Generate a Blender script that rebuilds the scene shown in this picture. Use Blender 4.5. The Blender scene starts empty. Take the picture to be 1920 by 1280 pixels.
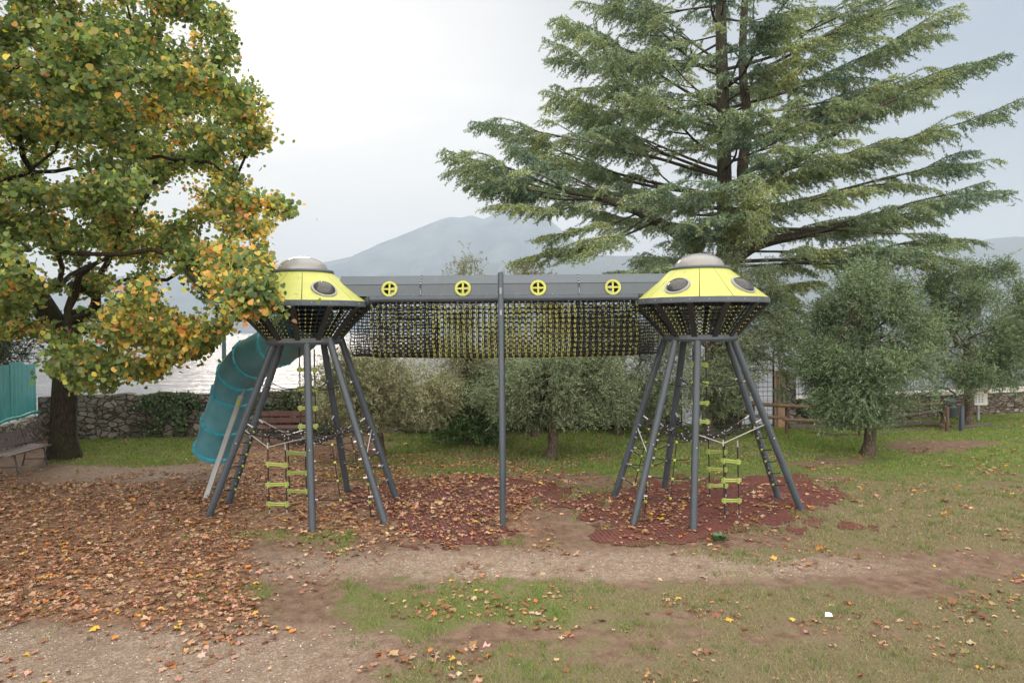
import bpy, math, random
import numpy as np
from mathutils import Vector, Matrix
R = math.radians
rng = np.random.default_rng(7)
random.seed(7)
scene = bpy.context.scene
COL = scene.collection

# ------------------------------------------------------------------ camera
F = 1320.0                      # focal length in pixels of the 1920 px wide photograph
CAMZ = 3.0
cam_d = bpy.data.cameras.new('camera'); cam = bpy.data.objects.new('camera', cam_d); COL.objects.link(cam)
cam_d.sensor_width = 36.0; cam_d.lens = 36.0*F/1920.0
cam_d.clip_start = 0.1; cam_d.clip_end = 40000
CM = Matrix.Rotation(R(90-0.91), 3, 'X') @ Matrix.Rotation(R(-0.5), 3, 'Z')
cam.matrix_world = Matrix.Translation((0, 0, CAMZ)) @ CM.to_4x4()
scene.camera = cam
CMn = np.array(CM)

# ------------------------------------------------------------------ world, sun, exposure
SUN_EL, SUN_AZ = 26.0, -20.0    # azimuth from +Y (view direction), negative = left
w = bpy.data.worlds.new("World"); scene.world = w; w.use_nodes = True
nt = w.node_tree; nt.nodes.clear()
def N(nt, typ, **kw):
    n = nt.nodes.new(typ)
    for k, v in kw.items(): setattr(n, k, v)
    return n
def L(nt, a, b): nt.links.new(a, b)
wo = N(nt, 'ShaderNodeOutputWorld'); bg = N(nt, 'ShaderNodeBackground')
sky = N(nt, 'ShaderNodeTexSky', sky_type='NISHITA'); sky.sun_disc = False
sky.sun_elevation = R(SUN_EL); sky.sun_rotation = R(SUN_AZ); sky.air_density = 1.2; sky.dust_density = 2.0
tc = N(nt, 'ShaderNodeTexCoord')
def wmath(op, a, b=None, clamp=False):
    n = N(nt, 'ShaderNodeMath', operation=op); n.use_clamp = clamp
    for i, v in enumerate((a, b)):
        if v is None: continue
        if isinstance(v, (int, float)): n.inputs[i].default_value = v
        else: L(nt, v, n.inputs[i])
    return n.outputs[0]
def wdot(vec):
    n = N(nt, 'ShaderNodeVectorMath', operation='DOT_PRODUCT'); L(nt, tc.outputs['Generated'], n.inputs[0])
    v = Vector(vec).normalized(); n.inputs[1].default_value = v; return n.outputs['Value']
def wmix(f, a, b, mode='MIX'):
    n = N(nt, 'ShaderNodeMix', data_type='RGBA', blend_type=mode)
    if isinstance(f, (int, float)): n.inputs[0].default_value = f
    else: L(nt, f, n.inputs[0])
    for i, v in ((6, a), (7, b)):
        if isinstance(v, tuple): n.inputs[i].default_value = (*v, 1)
        else: L(nt, v, n.inputs[i])
    return n.outputs[2]
def wramp(v, lo, hi):
    n = N(nt, 'ShaderNodeMapRange', interpolation_type='SMOOTHSTEP'); L(nt, v, n.inputs[0])
    n.inputs[1].default_value = lo; n.inputs[2].default_value = hi; return n.outputs[0]
mp = N(nt, 'ShaderNodeMapping'); L(nt, tc.outputs['Generated'], mp.inputs[0])
mp.inputs['Scale'].default_value = (1.3, 1.0, 5.5); mp.inputs['Rotation'].default_value = (0, R(12), 0)
nz = N(nt, 'ShaderNodeTexNoise'); L(nt, mp.outputs[0], nz.inputs[0])
nz.inputs['Scale'].default_value = 2.2; nz.inputs['Detail'].default_value = 7; nz.inputs['Roughness'].default_value = 0.5
nz.inputs['Distortion'].default_value = 0.35
skys = wmix(1.0, sky.outputs[0], (0.105, 0.105, 0.105), 'MULTIPLY')
white = (0.70, 0.675, 0.655); grey = (0.43, 0.427, 0.435); blue = (0.235, 0.285, 0.355)
glow = wdot((math.sin(R(-13)), math.cos(R(-13)), math.tan(R(7))))
right = wdot((math.sin(R(62)), math.cos(R(62)), 0.55))
col = wmix(wramp(glow, 0.87, 0.99), grey, white)
col = wmix(wmath('MULTIPLY', wramp(right, 0.66, 0.95), 0.95), col, blue)
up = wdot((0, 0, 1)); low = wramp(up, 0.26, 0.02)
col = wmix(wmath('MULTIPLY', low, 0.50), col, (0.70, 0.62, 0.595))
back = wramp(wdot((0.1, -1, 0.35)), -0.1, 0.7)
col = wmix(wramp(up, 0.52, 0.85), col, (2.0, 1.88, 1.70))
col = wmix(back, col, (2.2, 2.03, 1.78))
streak = wmix(wramp(nz.outputs[0], 0.36, 0.66), (0.78, 0.79, 0.82), (1.10, 1.09, 1.075))
col = wmix(1.0, col, streak, 'MULTIPLY')
cover = wmath('ADD', wmath('MULTIPLY', wramp(nz.outputs[0], 0.30, 0.6), 0.16), 0.82)
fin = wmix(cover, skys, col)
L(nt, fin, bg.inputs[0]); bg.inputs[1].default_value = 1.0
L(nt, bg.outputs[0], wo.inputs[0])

sd = bpy.data.lights.new('sun', 'SUN'); sd.energy = 1.3; sd.angle = R(14); sd.color = (1, 0.91, 0.80)
so = bpy.data.objects.new('sun', sd); COL.objects.link(so)
dv = Vector((math.sin(R(SUN_AZ))*math.cos(R(SUN_EL)), math.cos(R(SUN_AZ))*math.cos(R(SUN_EL)), math.sin(R(SUN_EL))))
so.rotation_euler = (-dv).to_track_quat('-Z', 'Y').to_euler()
vs = scene.view_settings; vs.view_transform = 'Standard'; vs.look = 'None'; vs.exposure = 0.70; vs.gamma = 1; vs.use_curve_mapping = False
cy = scene.cycles
cy.use_denoising = True; cy.max_bounces = 7; cy.diffuse_bounces = 3; cy.glossy_bounces = 3; cy.transmission_bounces = 5
cy.transparent_max_bounces = 10; cy.sample_clamp_indirect = 4.0; cy.volume_bounces = 0

# ------------------------------------------------------------------ measuring helpers
def ray(px, py):
    d = CMn @ np.array([(px-960)/F, -(py-640)/F, -1.0]); return d
def P(px, py, Y):
    d = ray(px, py); t = Y/d[1]; return np.array([0, 0, CAMZ])+d*t
def sstep(a, b, x):
    t = np.clip((x-a)/(b-a), 0, 1); return t*t*(3-2*t)
def hgt(x, y):
    return -0.2*(1-sstep(9.3, 12.6, y)) + 0.012*np.sin(x*1.7+0.5*y)*np.sin(y*1.3-0.4*x)
def G(px, py):
    d = ray(px, py); t = CAMZ/-d[2]
    for _ in range(12):
        p = np.array([0, 0, CAMZ])+d*t; t = (CAMZ-hgt(p[0], p[1]))/-d[2]
    p = np.array([0, 0, CAMZ])+d*t; return p
def proj(Pn):
    v = (Pn-np.array([0, 0, CAMZ])) @ CMn          # = CM^T v
    return 960+F*v[..., 0]/-v[..., 2], 640-F*v[..., 1]/-v[..., 2]
def vnoise(x, y, seed=0):
    r = np.random.default_rng(seed); T = r.random((256, 256))
    xi = np.floor(x).astype(int); yi = np.floor(y).astype(int); fx = x-xi; fy = y-yi
    fx = fx*fx*(3-2*fx); fy = fy*fy*(3-2*fy)
    g = lambda a, b: T[a % 256, b % 256]
    return (g(xi, yi)*(1-fx)+g(xi+1, yi)*fx)*(1-fy)+(g(xi, yi+1)*(1-fx)+g(xi+1, yi+1)*fx)*fy
def fbm(x, y, seed=0, o=4):
    s = 0; a = 0.5
    for k in range(o): s = s+a*vnoise(x*2**k, y*2**k, seed+k); a *= 0.5
    return s/(1-0.5**o)

# ------------------------------------------------------------------ object helpers
def tag(o, label=None, cat=None, group=None, kind=None):
    if label: o['label'] = label
    if cat: o['category'] = cat
    if group: o['group'] = group
    if kind: o['kind'] = kind
    return o
def empty(name, loc, rz=0.0):
    o = bpy.data.objects.new(name, None); COL.objects.link(o); o.location = [float(a) for a in loc]; o.rotation_euler = (0, 0, rz)
    o.empty_display_size = 0.2; return o
def link_mesh(name, me, mat, parent=None, smooth=False):
    mats = mat if isinstance(mat, (list, tuple)) else [mat]
    for m in mats: me.materials.append(m)
    if smooth: me.polygons.foreach_set('use_smooth', [True]*len(me.polygons))
    o = bpy.data.objects.new(name, me); COL.objects.link(o)
    if parent is not None:
        o.parent = parent
        if parent.get('_w'): pass
    return o
def np_mesh(name, V, Fc, mat, parent=None, colors=None, smooth=False):
    """V (n,3); Fc (m,k) same-size polygons; colors (n,3) point colours."""
    me = bpy.data.meshes.new(name); n, (m, k) = len(V), Fc.shape
    me.vertices.add(n); me.vertices.foreach_set('co', np.ascontiguousarray(V, dtype=np.float32).ravel())
    me.loops.add(m*k); me.loops.foreach_set('vertex_index', np.ascontiguousarray(Fc, dtype=np.int32).ravel())
    me.polygons.add(m); me.polygons.foreach_set('loop_start', np.arange(0, m*k, k, dtype=np.int32))
    me.polygons.foreach_set('loop_total', np.full(m, k, dtype=np.int32))
    me.update(calc_edges=True)
    if colors is not None:
        at = me.color_attributes.new('col', 'FLOAT_COLOR', 'POINT')
        c4 = np.ones((n, 4), dtype=np.float32); c4[:, :3] = colors; at.data.foreach_set('color', c4.ravel())
    return link_mesh(name, me, mat, parent, smooth)

class MB:
    """collects shapes (world coordinates) for ONE mesh"""
    def __init__(s): s.v = []; s.f = []; s.m = []; s.sm = []
    def add(s, verts, faces, mi=0, smooth=False):
        b = len(s.v); s.v += [tuple(float(c) for c in p) for p in verts]
        for f in faces: s.f.append([b+i for i in f]); s.m.append(mi); s.sm.append(smooth)
    def box(s, c, size, ax=None, mi=0):
        X, Y, Z = ax if ax else (Vector((1, 0, 0)), Vector((0, 1, 0)), Vector((0, 0, 1)))
        c = Vector(c); hx, hy, hz = [a/2 for a in size]
        vs_ = [c+X*(hx*i)+Y*(hy*j)+Z*(hz*k) for i in (-1, 1) for j in (-1, 1) for k in (-1, 1)]
        s.add(vs_, [(0, 1, 3, 2), (4, 6, 7, 5), (0, 4, 5, 1), (2, 3, 7, 6), (0, 2, 6, 4), (1, 5, 7, 3)], mi)
    def beam(s, a, b, wdt, h, mi=0, upv=(0, 0, 1)):
        a = Vector(a); b = Vector(b); X = (b-a).normalized(); Y = Vector(upv).cross(X)
        if Y.length < 1e-4: Y = Vector((0, 1, 0)).cross(X)
        Y.normalize(); Z = X.cross(Y); s.box((a+b)/2, ((b-a).length, wdt, h), (X, Y, Z), mi)
    def tube(s, pts, rad, n=8, mi=0, cap=True, smooth=True):
        pts = [Vector([float(c) for c in p]) for p in pts]; m = len(pts)
        rad = [rad]*m if isinstance(rad, (int, float)) else rad
        ref = None; rings = []
        for i in range(m):
            t = (pts[min(i+1, m-1)]-pts[max(i-1, 0)])
            t = t.normalized() if t.length > 1e-9 else Vector((0, 0, 1))
            if ref is None:
                ref = Vector((0, 0, 1)) if abs(t.z) < 0.9 else Vector((1, 0, 0))
            u = (ref-t*ref.dot(t)).normalized(); ref = u; v = t.cross(u)
            rings.append([pts[i]+(u*math.cos(2*math.pi*k/n)+v*math.sin(2*math.pi*k/n))*rad[i] for k in range(n)])
        fs = [(i*n+k, i*n+(k+1) % n, (i+1)*n+(k+1) % n, (i+1)*n+k) for i in range(m-1) for k in range(n)]
        s.add([p for r_ in rings for p in r_], fs, mi, smooth)
        if cap:
            s.add(rings[0], [tuple(reversed(range(n)))], mi); s.add(rings[-1], [tuple(range(n))], mi)
    def lathe(s, c, prof, n=40, mi=0, a0=0.0, a1=2*math.pi, smooth=True):
        full = abs(a1-a0-2*math.pi) < 1e-6; k = n if full else n+1
        vs_ = [(c[0]+r_*math.cos(a0+(a1-a0)*i/n), c[1]+r_*math.sin(a0+(a1-a0)*i/n), c[2]+z) for r_, z in prof for i in range(k)]
        fs = []
        for j in range(len(prof)-1):
            for i in range(n):
                i2 = (i+1) % k; fs.append((j*k+i, j*k+i2, (j+1)*k+i2, (j+1)*k+i))
        s.add(vs_, fs, mi, smooth)
    def ball(s, c, r, mi=0, n=6):
        pr = [(max(r*math.sin(math.pi*j/n), 1e-4), -r*math.cos(math.pi*j/n)) for j in range(n+1)]
        s.lathe(c, pr, n=8, mi=mi)
    def build(s, name, mat, parent=None):
        me = bpy.data.meshes.new(name); me.from_pydata(s.v, [], s.f)
        me.polygons.foreach_set('material_index', s.m); me.polygons.foreach_set('use_smooth', s.sm); me.update()
        o = link_mesh(name, me, mat)
        if parent is not None: attach(o, parent)
        return o
def attach(o, parent):
    bpy.context.view_layer.update() if False else None
    o.parent = parent
    M = Matrix.Identity(4); p = parent
    chain = []
    while p is not None: chain.append(p); p = p.parent
    for q in reversed(chain):
        M = M @ q.matrix_parent_inverse @ Matrix.LocRotScale(q.location, q.rotation_euler, q.scale)
    o.matrix_parent_inverse = M.inverted()
    return o

# ------------------------------------------------------------------ materials
MATS = {}
class NM:
    def __init__(s, name, rough=0.6, spec=0.5, metal=0.0):
        s.m = bpy.data.materials.new(name); s.m.use_nodes = True; s.nt = s.m.node_tree
        s.b = s.nt.nodes['Principled BSDF']; s.out = s.nt.nodes['Material Output']
        s.b.inputs['Roughness'].default_value = rough; s.b.inputs['Metallic'].default_value = metal
        s.b.inputs['Specular IOR Level'].default_value = spec
        s.tc = N(s.nt, 'ShaderNodeTexCoord'); MATS[name] = s.m; s.h = None
    def vec(s, scale=(1, 1, 1), rot=(0, 0, 0)):
        n = N(s.nt, 'ShaderNodeMapping'); L(s.nt, s.tc.outputs['Object'], n.inputs[0])
        n.inputs['Scale'].default_value = scale; n.inputs['Rotation'].default_value = rot; return n.outputs[0]
    def noise(s, scale, detail=4, rough=0.55, vec=None, dist=0.0):
        n = N(s.nt, 'ShaderNodeTexNoise'); L(s.nt, vec if vec is not None else s.tc.outputs['Object'], n.inputs[0])
        n.inputs['Scale'].default_value = scale; n.inputs['Detail'].default_value = detail
        n.inputs['Roughness'].default_value = rough; n.inputs['Distortion'].default_value = dist; return n.outputs[0]
    def vor(s, scale, feature='F1', vec=None, out='Distance', rnd=1.0):
        n = N(s.nt, 'ShaderNodeTexVoronoi', feature=feature); L(s.nt, vec if vec is not None else s.tc.outputs['Object'], n.inputs[0])
        n.inputs['Scale'].default_value = scale; n.inputs['Randomness'].default_value = rnd; return n.outputs[out]
    def ramp(s, v, lo, hi, a=0.0, b=1.0):
        n = N(s.nt, 'ShaderNodeMapRange', interpolation_type='SMOOTHSTEP'); L(s.nt, v, n.inputs[0])
        n.inputs[1].default_value = lo; n.inputs[2].default_value = hi; n.inputs[3].default_value = a; n.inputs[4].default_value = b; return n.outputs[0]
    def math(s, op, a, b=0.0):
        n = N(s.nt, 'ShaderNodeMath', operation=op)
        for i, v in enumerate((a, b)):
            if isinstance(v, (int, float)): n.inputs[i].default_value = v
            else: L(s.nt, v, n.inputs[i])
        return n.outputs[0]
    def mix(s, f, a, b, mode='MIX'):
        n = N(s.nt, 'ShaderNodeMix', data_type='RGBA', blend_type=mode)
        if isinstance(f, (int, float)): n.inputs[0].default_value = f
        else: L(s.nt, f, n.inputs[0])
        for i, v in ((6, a), (7, b)):
            if isinstance(v, tuple): n.inputs[i].default_value = (*v, 1)
            else: L(s.nt, v, n.inputs[i])
        return n.outputs[2]
    def attr(s, name, out='Color'):
        n = N(s.nt, 'ShaderNodeAttribute'); n.attribute_name = name; return n.outputs[out]
    def sep(s, c):
        n = N(s.nt, 'ShaderNodeSeparateColor'); L(s.nt, c, n.inputs[0]); return n.outputs
    def color(s, c):
        if isinstance(c, tuple): s.b.inputs['Base Color'].default_value = (*c, 1)
        else: L(s.nt, c, s.b.inputs['Base Color'])
    def rough(s, v): L(s.nt, v, s.b.inputs['Roughness'])
    def bump(s, hnode, dist=0.01, strength=1.0):
        n = N(s.nt, 'ShaderNodeBump'); n.inputs['Distance'].default_value = dist; n.inputs['Strength'].default_value = strength
        L(s.nt, hnode, n.inputs['Height'])
        if s.h is not None: L(s.nt, s.h, n.inputs['Normal'])
        s.h = n.outputs[0]; L(s.nt, s.h, s.b.inputs['Normal'])
def painted(name, c, rough=0.45, var=0.12, bump=0.0005, metal=0.0, dirt=None):
    k = NM(name, rough, metal=metal)
    n1 = k.noise(3.0, 6); n2 = k.noise(60, 3)
    a = tuple(x*(1-var) for x in c); b = tuple(min(1, x*(1+var)) for x in c)
    cc = k.mix(k.ramp(n1, 0.3, 0.7), a, b)
    if dirt: cc = k.mix(k.ramp(k.noise(9, 8, 0.7, k.vec((1, 1, 0.22))), 0.50, 0.78, 0, 0.75), cc, dirt)
    k.color(cc); k.rough(k.ramp(n1, 0.2, 0.8, max(rough-0.08, 0.02), rough+0.1)); k.bump(n2, bump); return k.m
M_leg = painted('slate_paint', (0.052, 0.067, 0.086), 0.38, 0.12, dirt=(0.085, 0.085, 0.08))
M_panel = painted('grey_panel', (0.080, 0.100, 0.124), 0.5, 0.08, dirt=(0.125, 0.13, 0.13))
M_dark = painted('black_rubber', (0.022, 0.023, 0.026), 0.6)
M_yel = painted('yellow_panel', (0.45, 0.475, 0.12), 0.45, 0.06, dirt=(0.31, 0.33, 0.14))
M_clip = painted('yellow_plastic', (0.42, 0.44, 0.08), 0.5, 0.15)
M_step = painted('green_plastic', (0.30, 0.37, 0.09), 0.5, 0.15, dirt=(0.2, 0.25, 0.08))
M_rope = painted('black_rope', (0.018, 0.018, 0.02), 0.8, 0.2)
M_cable = painted('silver_cable', (0.50, 0.50, 0.50), 0.35, 0.15, metal=0.6)
M_slide = painted('teal_plastic', (0.085, 0.255, 0.325), 0.36, 0.12, dirt=(0.07, 0.19, 0.20))
M_ring = painted('blue_plastic', (0.05, 0.33, 0.44), 0.35, 0.1)
M_galv = painted('galvanised_steel', (0.30, 0.31, 0.33), 0.5, 0.12, metal=0.3)
M_white = painted('white_paint', (0.75, 0.75, 0.76), 0.5, 0.05)
M_red = painted('red_print', (0.55, 0.05, 0.04), 0.5)
M_bluegrey = painted('bluegrey_paint', (0.035, 0.05, 0.07), 0.5)
M_hoard = painted('turquoise_sheet', (0.10, 0.37, 0.38), 0.5, 0.10, dirt=(0.14, 0.36, 0.34))
M_pipe = painted('turquoise_pipe', (0.05, 0.33, 0.30), 0.45)
M_bag = painted('black_bag', (0.012, 0.012, 0.013), 0.35, 0.3)
M_wire = painted('black_wire', (0.03, 0.035, 0.04), 0.5)
M_orange = painted('orange_plaster', (0.40, 0.25, 0.16), 0.85, 0.12, 0.003)
M_coping = painted('pale_coping', (0.62, 0.58, 0.55), 0.8, 0.12, 0.003)
def wood(name, c1, c2, rough=0.75, sc=(1.2, 26, 26)):
    k = NM(name, rough); v = k.vec(sc); n = k.noise(1.5, 8, 0.6, v, 0.4); n2 = k.noise(6, 5, 0.6)
    c = k.mix(k.ramp(n, 0.3, 0.7), c1, c2); c = k.mix(k.ramp(n2, 0.5, 0.75, 0, 0.5), c, tuple(x*0.55 for x in c1)); k.color(c); k.bump(n, 0.004); return k.m
M_benchL = wood('weathered_bench_wood', (0.11, 0.085, 0.085), (0.20, 0.155, 0.15))
M_benchR = wood('redbrown_bench_wood', (0.10, 0.045, 0.04), (0.165, 0.08, 0.07))
M_rail = wood('fence_wood', (0.15, 0.095, 0.055), (0.27, 0.19, 0.125))
M_post = wood('post_wood', (0.085, 0.05, 0.035), (0.15, 0.09, 0.065), sc=(20, 20, 1.5))
M_log = wood('old_log_wood', (0.06, 0.05, 0.04), (0.13, 0.11, 0.09))
def bark(name, c1, c2, moss=None, sc=(9, 9, 2.2), d=0.03):
    k = NM(name, 0.9, 0.2); v = k.vec(sc); n = k.noise(2.2, 8, 0.65, v, 0.6); n2 = k.noise(1.6, 5)
    vo = k.vor(2.0, 'DISTANCE_TO_EDGE', v)
    c = k.mix(k.ramp(n, 0.3, 0.7), c1, c2); c = k.mix(k.ramp(vo, 0.0, 0.18, 0.65, 0.0), c, tuple(x*0.35 for x in c1))
    if moss: c = k.mix(k.ramp(n2, 0.45, 0.65, 0, 0.8), c, moss)
    k.color(c); k.bump(n, d); k.bump(vo, d); return k.m
M_barkL = bark('dark_mossy_bark', (0.030, 0.024, 0.018), (0.065, 0.052, 0.040), (0.035, 0.045, 0.016))
M_barkC = bark('cedar_bark', (0.060, 0.050, 0.040), (0.115, 0.092, 0.075), (0.060, 0.075, 0.045))
M_barkO = bark('olive_bark', (0.085, 0.065, 0.048), (0.19, 0.155, 0.12), None, (14, 14, 3), 0.02)
def foliage(name, trans=0.3, rough=0.5, tmul=(1.35, 1.5, 0.7), spec=0.3):
    k = NM(name, rough, spec); a = k.attr('col'); k.color(a)
    t = N(k.nt, 'ShaderNodeBsdfTranslucent'); L(k.nt, k.mix(1.0, a, tmul, 'MULTIPLY'), t.inputs[0])
    m = N(k.nt, 'ShaderNodeMixShader'); m.inputs[0].default_value = trans
    L(k.nt, k.b.outputs[0], m.inputs[1]); L(k.nt, t.outputs[0], m.inputs[2]); L(k.nt, m.outputs[0], k.out.inputs[0]); return k.m
M_leaf = foliage('broad_leaf', 0.50, 0.45, (1.4, 1.45, 0.8))
M_needle = foliage('cedar_needle', 0.12, 0.6)
M_olive = foliage('olive_leaf', 0.18, 0.42, (1.2, 1.3, 0.8), 0.5)
M_ivy = foliage('ivy_leaf', 0.12, 0.35, spec=0.5)
M_grass = foliage('grass_blade', 0.3, 0.6)
M_fallen = foliage('dry_leaf', 0.12, 0.7, (1.3, 1.1, 0.8), 0.2)
# clear acrylic
def acrylic(name, tint, fac, rough):
    m = bpy.data.materials.new(name); m.use_nodes = True; t = m.node_tree; t.nodes.clear()
    o = N(t, 'ShaderNodeOutputMaterial'); g = N(t, 'ShaderNodeBsdfGlossy'); g.inputs['Roughness'].default_value = rough
    tr = N(t, 'ShaderNodeBsdfTransparent'); tr.inputs[0].default_value = (*tint, 1)
    df = N(t, 'ShaderNodeBsdfDiffuse'); df.inputs[0].default_value = (0.50, 0.50, 0.51, 1)
    fr = N(t, 'ShaderNodeFresnel'); fr.inputs[0].default_value = 1.6
    a = N(t, 'ShaderNodeMixShader'); a.inputs[0].default_value = fac; L(t, tr.outputs[0], a.inputs[1]); L(t, df.outputs[0], a.inputs[2])
    b = N(t, 'ShaderNodeMixShader'); L(t, fr.outputs[0], b.inputs[0]); L(t, a.outputs[0], b.inputs[1]); L(t, g.outputs[0], b.inputs[2]); L(t, b.outputs[0], o.inputs[0]); return m
M_dome = acrylic('dome_acrylic', (0.85, 0.85, 0.87), 0.52, 0.08)
M_win = acrylic('window_acrylic', (0.30, 0.31, 0.33), 0.10, 0.05)
def stone(name, c1, c2, mort, scale=4.2, flat=1.7):
    k = NM(name, 0.9, 0.2)
    wob = k.noise(3.0, 3); v0 = k.vec((1, 1, flat))
    add = N(k.nt, 'ShaderNodeVectorMath', operation='ADD'); L(k.nt, v0, add.inputs[0])
    nn = N(k.nt, 'ShaderNodeTexNoise'); L(k.nt, v0, nn.inputs[0]); nn.inputs['Scale'].default_value = 3.5
    sc = N(k.nt, 'ShaderNodeVectorMath', operation='SCALE'); L(k.nt, nn.outputs['Color'], sc.inputs[0]); sc.inputs[3].default_value = 0.22
    L(k.nt, sc.outputs[0], add.inputs[1]); v = add.outputs[0]
    e = k.vor(scale, 'DISTANCE_TO_EDGE', v); cc = k.sep(k.vor(scale, 'F1', v, 'Color'))
    c = k.mix(cc[0], c1, c2); c = k.mix(k.ramp(cc[1], 0.6, 1.0, 0, 0.6), c, (0.42, 0.40, 0.37))
    c = k.mix(k.ramp(k.noise(14, 8, 0.65), 0.35, 0.7, 0.0, 0.55), c, tuple(x*0.5 for x in c1))
    c = k.mix(k.ramp(e, 0.02, 0.075, 1, 0), c, mort)
    c = k.mix(k.ramp(wob, 0.52, 0.7, 0, 0.55), c, (0.05, 0.06, 0.028))
    k.color(c); k.bump(k.ramp(e, 0.0, 0.12), 0.05); k.bump(k.noise(25, 6), 0.012); return k.m
M_stone = stone('rubble_stone', (0.13, 0.115, 0.10), (0.27, 0.25, 0.225), (0.07, 0.06, 0.05))
M_stoneL = stone('pale_rubble_stone', (0.20, 0.18, 0.155), (0.36, 0.33, 0.30), (0.12, 0.105, 0.09), 4.5, 1.4)
M_stoneR = stone('layered_stone', (0.13, 0.105, 0.085), (0.30, 0.255, 0.215), (0.06, 0.05, 0.04), 3.6, 3.2)

# ------------------------------------------------------------------ ground
def zones(px, py):
    """cover of the ground at a place, each 0..1: grass, dryness, litter, gravel, mat"""
    def blob(cx, cy, rx, ry, p=1.0):
        d = ((px-cx)/rx)**2+((py-cy)/ry)**2; return np.exp(-d**p)
    grass = np.zeros_like(px)
    back = sstep(905, 872, py-0.012*(px-960)+22*(fbm(px*0.012, py*0.05, 3)-0.5))*sstep(640, 820, px)
    back = np.maximum(back, sstep(872, 845, py-22*blob(380, 860, 90, 40))*sstep(640, 820, px+0*py))
    leftg = sstep(882, 862, py)*sstep(60, 150, px)*sstep(420, 330, px)
    rightg = sstep(1490, 1640, px+0.55*(py-930))*sstep(1075, 990, py)
    front = 0.88*sstep(1055, 1125, py+0.008*(px-960)+60*(fbm(px*0.01, py*0.03, 19)-0.5))*sstep(540, 760, px-0.33*(py-1150)+60*(fbm(px*0.008, py*0.02, 9)-0.5))
    frontleft = 0.55*blob(440, 1110, 110, 28)+0.45*blob(60, 1150, 160, 26)+0.35*blob(640, 1010, 140, 22)+0.4*blob(500, 1000, 120, 18)
    mid = 0.55*blob(700, 880, 200, 26)+0.6*blob(1480, 1045, 260, 26)+0.5*blob(1650, 985, 250, 50)+0.35*blob(1050, 1020, 160, 16)
    grass = np.clip(np.maximum.reduce([back, leftg, rightg, front, frontleft, mid]), 0, 1)
    # bare earth inside the grass
    bare = 0.9*blob(1740, 838, 105, 15)+0.6*blob(1860, 832, 120, 8)+0.6*blob(1590, 866, 70, 10)+0.55*blob(1500, 868, 90, 12)+0.55*blob(900, 1190, 130, 26)+0.5*blob(1180, 1195, 210, 28)+0.5*blob(780, 1230, 160, 40)+0.5*blob(1880, 900, 80, 30)+0.45*blob(1650, 1060, 320, 22)+0.5*blob(1600, 1180, 260, 26)+0.4*blob(1300, 1150, 120, 16)+0.45*blob(1120, 1240, 160, 24)+0.5*blob(1750, 1110, 160, 20)
    grass = np.clip(grass-bare, 0, 1)
    dry = np.clip(0.16+0.26*sstep(1000, 1100, py)+0.85*sstep(960, 1380, px)*sstep(870, 930, py)+0.25*sstep(1170, 1260, py)+0.28*blob(1200, 830, 300, 16)+0.35*blob(950, 860, 200, 25), 0, 1)
    lit = sstep(560, 400, px-0.15*(py-1000))*sstep(885, 935, py+0.07*px-20)*sstep(1225, 1115, py-0.04*px+60*(fbm(px*0.01, py*0.02, 5)-0.5))
    lit = np.maximum(lit, 0.88*sstep(900, 640, px)*sstep(815, 850, py)*sstep(1035, 985, py-0.04*(px-500))*sstep(350, 460, px))
    lit = np.maximum(lit, 0.74*sstep(1150, 950, px)*sstep(850, 900, py)*sstep(1050, 1000, py))
    lit = np.maximum(lit, 0.07+0.22*blob(950, 1190, 330, 80)+0.34*blob(1250, 960, 330, 60)+0.24*blob(560, 1120, 200, 45))
    lit = np.maximum(lit, 0.62*blob(770, 862, 240, 34))*(1-0.75*blob(150, 885, 220, 22))
    grav = np.clip(blob(330, 886, 300, 20)+blob(950, 1060, 620, 30, 2)+sstep(1150, 1200, py)*sstep(900, 500, px)+blob(1880, 806, 70, 12, 2)+0.8*blob(1380, 1062, 300, 20), 0, 1)
    return grass, dry, np.clip(lit, 0, 1), grav
def mat_cover(px, py):
    def blob(cx, cy, rx, ry, p=2.0):
        d = ((px-cx)/rx)**2+((py-cy)/ry)**2; return np.exp(-d**p)
    n = fbm(px*0.022, py*0.07, 31)-0.5; n2 = fbm(px*0.006, py*0.02, 35)-0.5
    v = blob(1312, 948, 238, 62)+0.55*blob(1500, 915, 110, 30)+0.40*blob(1640, 985, 150, 20)
    v += 0.9*blob(830, 932, 215, 42)+0.8*blob(930, 915, 110, 20)+0.7*blob(860, 1000, 190, 34)+0.6*blob(1180, 1010, 120, 18)
    return v+n*1.0+n2*0.5-0.03+0.5*(fbm(px*0.09, py*0.28, 37)-0.5)

def yend(x): return np.interp(x, [-80, -13, 5.4, 8.2, 17.5, 80], [18.4, 20.45, 22.1, 21.55, 24.55, 42])
xs = np.concatenate([np.linspace(-80, -15.2, 20), np.arange(-15, 20.01, 0.10), np.linspace(20.4, 80, 20)])
ts = np.concatenate([np.linspace(-40, 4.8, 24), np.arange(5.0, 20.3, 0.10)])
nx, ny = len(xs), len(ts)
XX = np.repeat(xs[None], ny, 0); T = np.repeat(ts[:, None], nx, 1)
YE = yend(XX); YY = np.where(T < 14, T, 14+(T-14)*(YE-14)/(ts[-1]-14))
ZZ = hgt(XX, YY)+0.016*(fbm(XX*1.1+50, YY*1.1+50, 11)-0.5)
V = np.stack([XX, YY, ZZ], -1).reshape(-1, 3)
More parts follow.
